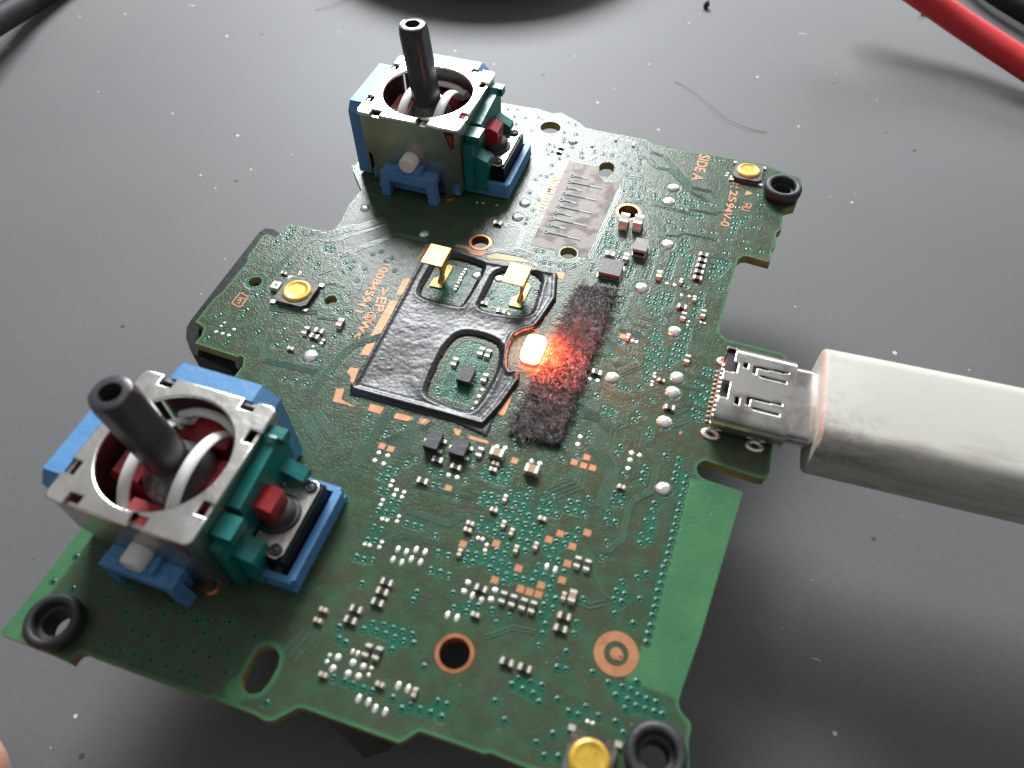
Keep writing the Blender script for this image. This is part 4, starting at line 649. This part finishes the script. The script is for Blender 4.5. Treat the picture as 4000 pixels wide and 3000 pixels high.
# ---------------------------------------------------------------- felt strip with loose fibres
fq = np.array(FELT); 
def felt_pt(u, v): return (1 - v) * ((1 - u) * fq[3] + u * fq[2]) + v * ((1 - u) * fq[0] + u * fq[1])
bm = bmesh.new(); n1, n2 = 26, 90; gridv = []
for j in range(n2 + 1):
    row = []
    for i in range(n1 + 1):
        p = felt_pt(i / n1, j / n2); e = min(i, n1 - i, j, n2 - j)
        row.append(bm.verts.new((p[0] + random.uniform(-.05, .05), p[1] + random.uniform(-.05, .05), .03 if e == 0 else .40 + random.uniform(-.08, .08))))
    gridv.append(row)
for j in range(n2):
    for i in range(n1): bm.faces.new((gridv[j][i], gridv[j][i + 1], gridv[j + 1][i + 1], gridv[j + 1][i]))
felt = finish(bm, 'felt_strip', 'felt', PCB, angle=180); tag(felt, 'strip of black fibrous felt beside the lit red light')
fv, ff = [], []
for k in range(4600):
    p = felt_pt(random.uniform(.02, .98), random.uniform(.01, .99)); a = random.uniform(0, 2 * math.pi); ln = random.uniform(.35, 1.25); cv = random.uniform(-1.6, 1.6)
    z0 = random.uniform(.38, .43); up = random.uniform(0, .07) if random.random() < .95 else random.uniform(.08, .25); w = random.uniform(.020, .042)
    s = len(fv); pos = np.array([p[0], p[1], z0])
    for j in range(5):
        t = j / 4; ang = a + cv * t; zz = z0 + up * math.sin(math.pi * min(1, t * 1.05))
        q = np.array([pos[0], pos[1], zz]); nx_, ny_ = -math.sin(ang), math.cos(ang)
        fv += [(q[0] + nx_ * w, q[1] + ny_ * w, q[2] - w * .5), (q[0] - nx_ * w, q[1] - ny_ * w, q[2] - w * .5), (q[0], q[1], q[2] + w)]
        pos = pos + np.array([math.cos(ang), math.sin(ang), 0]) * ln / 4
    for j in range(4):
        b_ = s + 3 * j
        ff += [(b_, b_ + 3, b_ + 5, b_ + 2), (b_ + 2, b_ + 5, b_ + 4, b_ + 1)]
fo = raw('fibres', fv, ff, ('fibre',), felt, smooth=True); fo['kind'] = 'stuff'

# ---------------------------------------------------------------- lit red light
bm = bmesh.new()
def led_loop(w, h_, r):
    return [(math.copysign(w - r, math.cos(a)) + r * math.cos(a), math.copysign(h_ - r, math.sin(a)) + r * math.sin(a)) for a in [math.radians(4.5 + 9 * k) for k in range(40)]]
for sec, m_ in ((((1.0, 1.65, .02), (1.0, 1.65, .33)), 1), (((.98, 1.62, .335), (.98, 1.62, .85), (.86, 1.5, 1.02), (.6, 1.2, 1.1)), 0)):
    rs = [[bm.verts.new((x_, y_, z_)) for x_, y_ in led_loop(w_, l_, min(.62, w_ - .01))] for w_, l_, z_ in sec]
    for A_, B_ in zip(rs, rs[1:]):
        for k in range(40): bm.faces.new((A_[k], A_[(k + 1) % 40], B_[(k + 1) % 40], B_[k])).material_index = m_
    bm.faces.new(rs[0][::-1]).material_index = m_; bm.faces.new(rs[-1]).material_index = m_
ledo = finish(bm, 'indicator_light', ('led', 'ledside'), PCB, (7.85, 6.75, 0)); tag(ledo, 'indicator light glowing bright red')
ll = bpy.data.lights.new('indicator_lamp', 'AREA'); ll.shape = 'RECTANGLE'; ll.size = 1.8 * MM; ll.size_y = .6 * MM; ll.energy = .0062; ll.color = (1.0, .075, .02)
lo_ = bpy.data.objects.new('indicator_lamp', ll); S.collection.objects.link(lo_); lo_.location = Vector((8.7, 6.7, H + 1.75)) * MM; lo_.rotation_euler = Vector((-1, 0, .6)).to_track_quat('Z', 'Y').to_euler()

# ---------------------------------------------------------------- thumbsticks
HUB = mat('greasy_grey_hub', (.085, .085, .09), .18, bump=(700, .05, 4), coat=.3)
CAN = 6.1; HT = 9.6
def rounded_square(h, r, n=5):
    out = []
    for cx_, cy_, a0 in ((h - r, h - r, 0), (-h + r, h - r, 90), (-h + r, -h + r, 180), (h - r, -h + r, 270)):
        for k in range(n + 1): a = math.radians(a0 + 90 * k / n); out.append((cx_ + r * math.cos(a), cy_ + r * math.sin(a)))
    return out
def fill2d(name, loops, z0, z1, mt, parent, bevel=0.0, res=2):
    cu = bpy.data.curves.new(name, 'CURVE'); cu.dimensions = '2D'; cu.fill_mode = 'BOTH'
    for lp in loops:
        s = cu.splines.new('POLY'); s.points.add(len(lp) - 1)
        for p, q in zip(s.points, lp): p.co = (q[0] * MM, q[1] * MM, 0, 1)
        s.use_cyclic_u = True
    cu.extrude = max((z1 - z0) / 2 - bevel, 0) * MM; cu.bevel_depth = bevel * MM; cu.bevel_resolution = res
    t = bpy.data.objects.new(name, cu); S.collection.objects.link(t)
    me = bpy.data.meshes.new_from_object(t.evaluated_get(bpy.context.evaluated_depsgraph_get())); bpy.data.objects.remove(t); bpy.data.curves.remove(cu)
    for v in me.vertices: v.co.z += (z0 + z1) / 2 * MM
    me.materials.clear(); me.polygons.foreach_set('use_smooth', [True] * len(me.polygons)); me.set_sharp_from_angle(angle=math.radians(45))
    return link(name, me, parent, mats=(mt,))
def rect(x, y, w, h): return [(x - w / 2, y - h / 2), (x + w / 2, y - h / 2), (x + w / 2, y + h / 2), (x - w / 2, y + h / 2)]
def notched(h, r, dp):
    """rounded square whose sides are cut by the folding slots"""
    base = []
    side = {0: (-3.9, 1.7), 1: (-3.3, 3.2), 2: (3.9, -3.6), 3: (3.6, -3.4)}
    dirs = (((1, 0), (0, -1)), ((0, 1), (1, 0)), ((-1, 0), (0, 1)), ((0, -1), (-1, 0)))
    for k in range(4):
        (tx, ty), (nx, ny) = dirs[k]
        P = lambda t, n: (tx * t + nx * n, ty * t + ny * n)
        sgn = (1, 1, -1, -1)[k]
        for c in side[k]:
            c = c * sgn; w = .72
            base += [P(c - w, h), P(c - w, h - dp), P(c + w, h - dp), P(c + w, h)]
        a0 = math.atan2(ny, nx); cc = P(h - r, h - r)
        for q in range(6):
            a = a0 + math.pi / 2 * q / 5; base.append((cc[0] + r * math.cos(a), cc[1] + r * math.sin(a)))
    return base
def thumbstick(x, y, label, lean, curl):
    # main blue moulding is the part; everything else hangs below it
    bm = bmesh.new()
    box(bm, -5.6, 5.6, -5.6, 5.6, .25, 1.6)                                   # floor of the housing
    prism(bm, [(-5.0, .3), (4.9, .3), (4.9, 8.4), (3.9, 9.45), (-4.2, 9.45), (-5.0, 8.5)], -CAN - 1.75, -CAN - .05, 'x')   # left wall block (y,z)
    prism(bm, [(-4.6, .3), (5.2, .3), (5.2, 8.2), (3.9, 9.5), (-3.5, 9.5), (-4.6, 8.4)], CAN + .05, CAN + 1.75, 'y')       # back wall block (x,z)
    o = finish(bm, 'thumbstick_module', 'blue', PCB, (x, y, 0), bevel=.10); tag(o, label)
    # tray for the push switch
    bm = bmesh.new()
    box(bm, CAN - .4, 11.2, -4.3, 4.7, .18, .75); box(bm, CAN - .3, 11.0, -4.3, -3.75, .7, 2.0); box(bm, CAN + 1.0, 11.0, 4.15, 4.7, .7, 2.0)
    prism(bm, [(10.6, -4.3), (11.25, -3.9), (11.25, 4.3), (10.7, 4.7), (10.55, 4.1), (10.55, -3.7)], .7, 2.05)
    finish(bm, 'switch_tray', 'blue', o, bevel=.12)
    # front bracket: arch with two feet and a shoulder block
    bm = bmesh.new()
    prism(bm, [(-3.6, 0), (-2.5, 0), (-2.35, 2.3), (2.35, 2.3), (2.5, 0), (3.6, 0), (3.35, 3.35), (-3.35, 3.35)], -CAN - 1.85, -CAN - .9, 'y')
    box(bm, -3.3, 3.3, -CAN - 1.0, -CAN - .02, 2.35, 3.3); box(bm, -1.5, 1.5, -CAN - 1.4, -CAN - .02, 3.25, 4.0); box(bm, -2.9, 2.9, -CAN - .5, -CAN - .02, .3, 2.4)
    br = finish(bm, 'front_bracket', 'blue', o, bevel=.07)
    for sx_ in (-2.3, 2.3):
        bm = bmesh.new(); lathe(bm, ((.42, 3.3), (.42, 3.42), (0, 3.43)), 18, (sx_, -CAN - 1.3, 0)); finish(bm, 'stud', 'blue', br)
    bm = bmesh.new()
    lathe(bm, ((.0, -1.0), (.85, -1.0), (.98, -.8), (.98, .9), (.85, 1.05), (0, 1.06)), 28)
    for v in bm.verts: v.co = Vector((v.co.x, v.co.z, v.co.y))
    bmesh.ops.translate(bm, verts=bm.verts, vec=(0, -CAN - .55, 4.55)); finish(bm, 'nylon_knob', 'nylon', o)
    # pressed steel can: top plate with round opening and slots, front and rear walls, legs
    can = fill2d('steel_can', [notched(CAN, .5, 1.0), circle(.05, 0, 5.28, 72)], HT - .42, HT, 'steel', o, .15, 3)
    bm = bmesh.new()
    prism(bm, [(-5.6, HT - .40), (-5.75, 4.6), (-5.0, 4.0), (-5.0, .8), (-4.35, -.1), (-3.95, -.1), (-3.95, 1.0), (3.95, 1.0), (4.1, -.3), (4.6, -.3), (4.75, 2.0), (5.88, 3.0), (5.9, HT - .42)], -CAN, -CAN + .3, 'y')
    finish(bm, 'front_wall', 'steeld', can, bevel=.06)
    bm = bmesh.new()
    prism(bm, [(-5.7, 1.0), (5.7, 1.0), (5.7, HT - .3), (-5.7, HT - .3)], CAN - .3, CAN, 'y'); finish(bm, 'rear_wall', 'steeld', can, bevel=.05)
    bm = bmesh.new(); prism(bm, [(-5.95, 1.2), (5.6, 1.2), (5.6, HT - .3), (-5.95, HT - .3)], CAN - .3, CAN, 'x'); finish(bm, 'right_wall', 'steeld', can, bevel=.05)
    bm = bmesh.new(); prism(bm, [(-5.6, 1.2), (5.6, 1.2), (5.6, HT - .3), (-5.6, HT - .3)], -CAN, -CAN + .3, 'x'); finish(bm, 'left_wall', 'steeld', can, bevel=.05)
    for lx_ in (-4.15, 4.35):
        bm = bmesh.new(); lathe(bm, ((.72, -.02), (.68, .12), (.42, .2), (.3, .06)), 20, (lx_, -CAN + .1, 0)); finish(bm, 'leg_solder', 'copperrim', can)
    bm = bmesh.new(); prism(bm, [(4.35, HT - .55), (5.55, HT - .55), (5.5, HT - 2.3), (5.2, HT - 2.6), (4.95, HT - 2.3)], -CAN - .015, -CAN + .1, 'y'); cwn = finish(bm, 'corner_slot', 'blackp', o)
    bm = bmesh.new(); prism(bm, [(4.6, HT - .8), (5.4, HT - .8), (5.35, HT - 2.2), (5.2, HT - 2.4)], -CAN - .03, -CAN + .1, 'y'); finish(bm, 'gimbal_end', 'redp', cwn)
    # inside: red gimbal, hub, nylon loop
    bm = bmesh.new()
    box(bm, -5.0, 5.0, -5.0, 5.0, 2.2, 3.0)
    lathe(bm, ((5.2, 4.6), (5.2, 5.0), (4.2, 5.0), (4.2, 4.6)), 40, closed=True)
    for sg in (-1, 1):
        prism(bm, [(sg * 2.6, 3.0), (sg * 5.4, 3.0), (sg * 5.4, 6.0), (sg * 4.5, 7.3), (sg * 2.6, 6.4)], -1.9, 1.9, 'y')
        prism(bm, [(sg * 2.7, 3.0), (sg * 5.4, 3.0), (sg * 5.4, 6.4), (sg * 3.0, 6.1)], -2.2, 2.2, 'x')
    finish(bm, 'gimbal', 'redp2', o, bevel=.25)
    bm = bmesh.new(); lathe(bm, ((0, 3.0), (2.9, 3.0), (3.05, 5.4), (2.85, 6.5), (2.4, 7.3), (1.95, 7.8), (1.8, 8.4), (0, 8.5)), 40); finish(bm, 'hub', HUB, o)
    for sg in (-1, 1):
        pts = []
        for k in range(17):
            t = k / 16; ang = math.radians(-12 + 170 * t); pts.append((sg * (1.95 + .25 * math.sin(math.pi * t)), -4.6 * math.cos(ang), 4.9 + 4.15 * math.sin(ang)))
        pts += [(sg * 2.1 + curl * .5, 4.9, 6.6), (sg * 2.2 + curl * 1.0, 5.0, 6.9)]
        bm = bmesh.new(); tube(bm, spline(pts, 3), .24, 14, 2.25, up=(1, 0, 0)); finish(bm, 'nylon_loop', 'nylon', o)
    bm = bmesh.new(); tube(bm, spline([(-2.6, 4.4, 7.0), (-1.0, 4.9, 7.5), (1.2, 4.9, 7.5), (3.0, 4.2, 7.2)], 5), .42, 12, .8); finish(bm, 'nylon_bar', 'nylon', o)
    # shaft: round bore, flats on two sides, leaning a little
    prof = ((1.62, 6.6), (1.64, 8.2), (1.65, 11.5), (1.65, 16.2), (1.57, 16.85), (1.46, 17.13), (1.34, 17.2), (.82, 17.2), (.78, 15.2), (.7, 14.0), (0, 14.0))
    bm = bmesh.new(); lathe(bm, prof, 48)
    for v in bm.verts:
        if v.co.z > 8.4 and math.hypot(v.co.x, v.co.y) > 1.0:
            v.co.x = max(-1.32, min(1.32, v.co.x)); v.co.y = max(-1.52, min(1.52, v.co.y))
        t = max(0, v.co.z - 6.5) / 10.7; v.co.x += lean[0] * t; v.co.y += lean[1] * t
    sh = finish(bm, 'stick_shaft', 'shaft', o, angle=32)
    bm = bmesh.new(); lathe(bm, ((.77, 15.3), (.5, 14.9), (0, 14.8)), 24, (lean[0] * .85, lean[1] * .85, 0)); finish(bm, 'bore', 'blackp', sh)
    # teal lever frame on the right
    bm = bmesh.new()
    prism(bm, [(-5.2, .9), (-5.2, 7.0), (-4.2, 7.0), (-4.2, 7.9), (-2.6, 7.9), (-2.6, 6.6), (-2.0, 6.6), (-2.0, 8.0), (3.4, 8.5), (3.9, 9.0), (4.9, 8.8), (4.9, 5.0), (3.0, 4.6), (2.3, 3.4), (-1.9, 3.2), (-2.3, .9)], CAN + .05, CAN + 1.1, 'x')
    box(bm, CAN + .1, CAN + 1.75, -4.4, -2.5, 6.9, 7.95); box(bm, CAN + .1, CAN + 1.6, 4.0, 5.0, 8.0, 8.95)
    fr = finish(bm, 'lever_frame', 'tealp', o, bevel=.12)
    bm = bmesh.new()
    prism(bm, [(CAN + .9, .9), (CAN + 2.6, .9), (CAN + 2.6, 1.6), (CAN + 2.4, 1.75), (CAN + 2.9, 4.6), (CAN + 2.7, 5.0), (CAN + .9, 5.6)], -4.6, -2.7, 'y')
    prism(bm, [(CAN + .9, 5.9), (CAN + 2.9, 4.9), (CAN + 2.9, 4.2), (CAN + .9, 3.6)], 2.9, 4.2, 'y')
    finish(bm, 'gusset', 'tealp', fr, bevel=.14)
    bm = bmesh.new()
    prism(bm, [(CAN + .8, 4.3), (CAN + 2.2, 4.3), (CAN + 2.7, 5.0), (CAN + 2.7, 6.6), (CAN + 1.9, 7.0), (CAN + .8, 6.6)], -1.05, 1.05, 'y')
    finish(bm, 'push_lever', 'redp', o, bevel=.22)
    bm = bmesh.new(); box(bm, CAN + 1.3, 10.42, -3.4, 3.7, .7, 3.74); sb = finish(bm, 'push_switch', 'blackp', o, bevel=.12)
    fill2d('cover_plate', [[(p[0] + 8.85, p[1] + .15) for p in rounded_square(1.45, .4)] if False else [(CAN + 1.25, -3.3), (9.75, -3.35), (10.15, -2.9), (10.15, 3.2), (9.75, 3.65), (CAN + 1.25, 3.6)], circle(CAN + 2.05, .1, 1.78, 32)], 3.74, 3.98, 'steel', sb, .05, 1)
    for yy in (-2.75, 3.05):
        bm = bmesh.new(); lathe(bm, ((.52, 3.95), (.52, 4.12), (.42, 4.22), (.3, 4.12), (.12, 4.2), (0, 4.2)), 20, (9.5, yy, 0)); finish(bm, 'rivet', 'ic', sb)
    bm = bmesh.new(); lathe(bm, ((1.85, 3.6), (1.85, 4.0), (1.7, 4.2), (1.5, 4.25), (1.4, 4.7), (1.1, 4.95), (0, 5.0)), 28, (CAN + 2.05, .1, 0)); finish(bm, 'plunger', 'rubber', sb)
    bm = bmesh.new(); box(bm, 9.2, 9.85, -3.62, -3.28, .75, 1.9); finish(bm, 'switch_lead', 'steel', sb, bevel=.06)
    return o
thumbstick(-13.3, 32.4, 'blue and steel thumbstick farther from the camera', (-1.0, .1), .8)
thumbstick(-13.65, -18.75, 'blue and steel thumbstick nearer the camera', (-.7, -.35), .5)

# ---------------------------------------------------------------- USB socket on the board
def stadium(w, h, n=10):
    r = h / 2 * .94; out = []
    for cy_, cz_, a0 in ((w / 2 - r, h - r, 0), (-w / 2 + r, h - r, 90), (-w / 2 + r, r, 180), (w / 2 - r, r, 270)):
        for k in range(n + 1): a = math.radians(a0 + 90 * k / n); out.append((cy_ + r * math.cos(a), cz_ + r * math.sin(a)))
    return out
UY = 7.1
def usb_shell():
    g = stadium(8.95, 3.2, 8); dense = []
    for a, b in zip(g, g[1:] + g[:1]):
        n = max(1, int(math.hypot(b[0] - a[0], b[1] - a[1]) / .11)); dense += [(a[0] + (b[0] - a[0]) * k / n, a[1] + (b[1] - a[1]) * k / n) for k in range(n)]
    xs = np.arange(25.95, 32.46, .1); nb = len(dense); V = [(x, UY + q[0], q[1] + .02) for x in xs for q in dense]; F = []
    def cut(x, y, z):
        if z < 2.9: return False
        for (x0, y0), (x1, y1) in USLOT:
            yy = y0 + (y1 - y0) * (x - x0) / (x1 - x0)
            if x0 < x < x1 and abs(y - yy) < .15: return True
        for a, b in ((0, 1), (2, 3)):
            if abs(x - USLOT[a][0][0] - .05) < .13 and USLOT[b][0][1] + .1 < y < USLOT[a][0][1] + .1: return True
        for (x0, y0), (x1, y1) in UWIN:
            if x0 < x < x1 and y1 < y < y0: return True
        if 25 < x < 27.2 and 7.9 < y < 9.1: return True
        if 25 < x < 26.75 and (4.7 < y < 6.7 or y > 9.0 or 7.75 < y < 8): return True
        return False
    for i in range(len(xs) - 1):
        for j in range(nb):
            q = (j + 1) % nb; a, b = V[i * nb + j], V[(i + 1) * nb + q]
            if not cut((a[0] + b[0]) / 2, (a[1] + b[1]) / 2, max(a[2], b[2])): F.append((i * nb + j, i * nb + q, (i + 1) * nb + q, (i + 1) * nb + j))
    o = raw('usb_socket', V, F, ('shell',), PCB, smooth=True); m = o.modifiers.new('t', 'SOLIDIFY'); m.thickness = .2 * MM; m.offset = 0
    return tag(o, 'steel USB socket at the right board edge')
us = usb_shell()
bm = bmesh.new(); box(bm, 26.15, 28.6, UY - 3.7, UY + 3.7, .25, 2.55); finish(bm, 'insulator', 'tongue', us, bevel=.1)
for k in range(12):
    y = UY - 3.1 + k * .56
    bm = bmesh.new(); tube(bm, [(25.55, y, .06), (25.75, y, .08), (25.95, y, .35), (26.0, y, 1.2), (26.6, y, 1.5)], .13, 6, .7); finish(bm, 'contact', 'pad' if k % 3 else 'pin', us)
for (x, y, rot) in ((26.3, UY + 4.45, 0), (26.3, UY - 4.45, 0), (30.3, UY - 4.5, 0), (30.3, UY + 4.5, 0)):
    bm = bmesh.new()
    lathe(bm, ((.62, -.02), (.60, .16), (.45, .24), (.30, .14), (.25, -.02)), 24, closed=False)
    for v in bm.verts: v.co.x *= 1.45
    bmesh.ops.translate(bm, verts=bm.verts, vec=(x, y, 0)); finish(bm, 'shell_foot', 'pad', us)

# ---------------------------------------------------------------- parts under the board
bk = [tuple(p) for p in BRACKET] + [(-23.5, 15.0), (-22.0, 4.0), (-20.5, -4.2)]
bm = bmesh.new(); prism(bm, bk, -H + .05, -THK - .03); o = finish(bm, 'plastic_bracket', 'blackp', PCB, bevel=.25); tag(o, 'black plastic bracket under the left wing')
bm = bmesh.new(); prism(bm, [(.2, -29.0), (4.5, -30.6), (6.2, -29.4), (7.0, -24.5), (1.0, -24.0)], -H + .05, -THK - .02); finish(bm, 'audio_socket', mat('brown_black_plastic', (.075, .062, .057), .5), PCB, bevel=.3)
bm = bmesh.new(); box(bm, 8, 22, 24, 33, -H + .05, -THK - .02); finish(bm, 'connector_block', 'blackp', PCB, bevel=.3)
x, y = NOTCHCHIP; bm = bmesh.new(); box(bm, x - .6, x + .6, y - 1, y + 1.2, -2.2, -1.15); finish(bm, 'notch_chip', 'white', PCB, rotz=0, bevel=.1)

# ---------------------------------------------------------------- USB plug
PL = empty('usb_cable', (32.3, UY, H + 1.62)); PL.rotation_euler.z = math.radians(2.6)
tag(PL, 'grubby white USB plug pushed into the socket on the right', 'cable')
def sweep_section(bm, sec_fn, xs):
    rings = [[bm.verts.new((x, a, b)) for a, b in sec_fn(i)] for i, x in enumerate(xs)]; n = len(rings[0])
    for A, B in zip(rings, rings[1:]):
        for k in range(n): bm.faces.new((A[k], A[(k + 1) % n], B[(k + 1) % n], B[k]))
    bm.faces.new(rings[0][::-1]); bm.faces.new(rings[-1])
def rrect(w, h, r, n=8):
    out = []
    for cy_, cz_, a0 in ((w / 2 - r, h / 2 - r, 0), (-w / 2 + r, h / 2 - r, 90), (-w / 2 + r, -h / 2 + r, 180), (w / 2 - r, -h / 2 + r, 270)):
        for k in range(n + 1): a = math.radians(a0 + 90 * k / n); out.append((cy_ + r * math.cos(a), cz_ + r * math.sin(a)))
    return out
bm = bmesh.new()
xs = [2.25, 2.29, 2.38, 2.55, 8, 16, 24, 30, 32]; dw = [-.5, -.27, -.09, 0, .05, .1, .1, -.3, -2]
sweep_section(bm, lambda i: rrect(11.5 + dw[i], 6.7 + dw[i], 2.0 + dw[i] * .3), xs)
om = finish(bm, 'overmould', 'plug', PL, angle=30)
bm = bmesh.new(); sweep_section(bm, lambda i: [(a, b - 1.2) for a, b in stadium(8.3, 2.4, 8)], [-2.5, 0, 2.4]); finish(bm, 'plug_shell', 'shell', PL, angle=30)
bm = bmesh.new(); tube(bm, [(31, 0, 0), (50, 3, -1), (90, 14, -5), (150, 40, -8.5)], 2.0, 16); finish(bm, 'cable_jacket', 'plug', PL)
bm = bmesh.new(); prism(bm, [(19.45, 1.2), (20.0, .6), (20.2, 1.9), (21.8, 1.9), (21.8, .2), (19.8, .1)], 3.30, 3.415); finish(bm, 'printed_mark', 'ink', om, smooth=False)

# ---------------------------------------------------------------- things around the board
def cable(name, pts, r, mt, label, cat):
    bm = bmesh.new(); tube(bm, spline([(p[0], p[1], p[2] + H) for p in pts], 8), r, 24); return tag(finish(bm, name, mt), label, cat)
cable('red_wire', RED, 2.15, 'redwire', 'thick red insulated wire crossing the upper right corner', 'wire')
cable('black_wire', BLKL, 2.2, 'blkwire', 'black insulated wire in the upper left corner', 'wire')
cable('black_wire', BLKR, 2.6, 'blkwire', 'black insulated wire behind the red wire at the right corner', 'wire')
bx_, by_, br_ = BASE
dd_ = Vector((21.2 - bx_, -38.4 - by_)).normalized() * (br_ - 37.0); bx_ += dd_.x; by_ += dd_.y; br_ = 37.0
bm = bmesh.new(); lathe(bm, ((0, .0), (br_ - 2.0, .0), (br_ - .8, .6), (br_ + .2, 2.5), (br_ + .2, 10), (br_ - 1.5, 12), (0, 12.5)), 96, (bx_, by_ + 2.0, 0)); tag(finish(bm, 'round_base', 'base'), 'large round black base at the top edge behind the far thumbstick', 'base')
hl = ('fine dark hair lying on the table above the right board edge', 'fine dark hair at the top edge left of the round base')
for i, hpts in enumerate(HAIR):
    n = len(hpts); bm = bmesh.new(); tube(bm, spline([(p[0], p[1], .08 + .30 * math.sin(math.pi * k / (n - 1))) for k, p in enumerate(hpts)], 4), .035, 6); tag(finish(bm, 'hair', 'hair'), hl[i], 'hair', 'stray hairs')
bm = bmesh.new(); bmesh.ops.create_icosphere(bm, subdivisions=2, radius=.62)
for v in bm.verts: v.co *= random.uniform(.75, 1.15); v.co.z *= 1.3
bmesh.ops.translate(bm, verts=bm.verts, vec=(CRUMB[0], CRUMB[1], .7)); tag(finish(bm, 'crumb', 'crumb', angle=70), 'small dark crumb at the top edge right of the round base', 'crumb')
bm = bmesh.new(); bmesh.ops.create_icosphere(bm, subdivisions=3, radius=.55); bmesh.ops.translate(bm, verts=bm.verts, vec=(BALL[0], BALL[1], .55)); tag(finish(bm, 'solder_ball', 'solder', angle=180), 'shiny solder ball against the red wire', 'solder ball')
# fingertip at the lower left corner
bm = bmesh.new()
ax = Vector((-.62, -.78, 0)); t0 = Vector((-21.5, -40.5, 6.4)); pts, rad = [], []
for s_, r_ in ((0, .6), (.35, 2.2), (1.1, 3.8), (2.4, 5.2), (4.5, 6.2), (8, 6.7), (14, 6.8), (20, 6.9), (26, 7.6), (32, 7.4), (45, 8.0), (60, 8.8)):
    pts.append(t0 + ax * s_ + Vector((0, 0, .02 * s_ if s_ < 26 else .5 + (s_ - 26) * .35))); rad.append(r_)
tube(bm, pts, rad, 28, .88)
fg = finish(bm, 'person', 'skin', angle=180); tag(fg, 'bare fingertip at the lower left picture corner', 'person')
bm = bmesh.new(); c0 = t0 + ax * 5.5 + Vector((0, 0, 5.45)); sd = Vector((-ax.y, ax.x, 0)); rows = []
for i in range(7):
    u_ = -3.9 + 1.3 * i; row = []
    for j in range(7):
        w_ = -3.4 + 6.8 / 6 * j; row.append(bm.verts.new(c0 + ax * u_ * (1 - .02 * w_ * w_) + sd * w_ + Vector((0, 0, -.085 * w_ * w_ + (-.05 * (u_ + 1) ** 2 if u_ < -1 else .1)))))
    rows.append(row)
for a, b in zip(rows, rows[1:]):
    for j in range(6): bm.faces.new((a[j], a[j + 1], b[j + 1], b[j]))
bmesh.ops.solidify(bm, geom=bm.faces[:], thickness=.35); finish(bm, 'fingernail', 'nail', fg, angle=80)
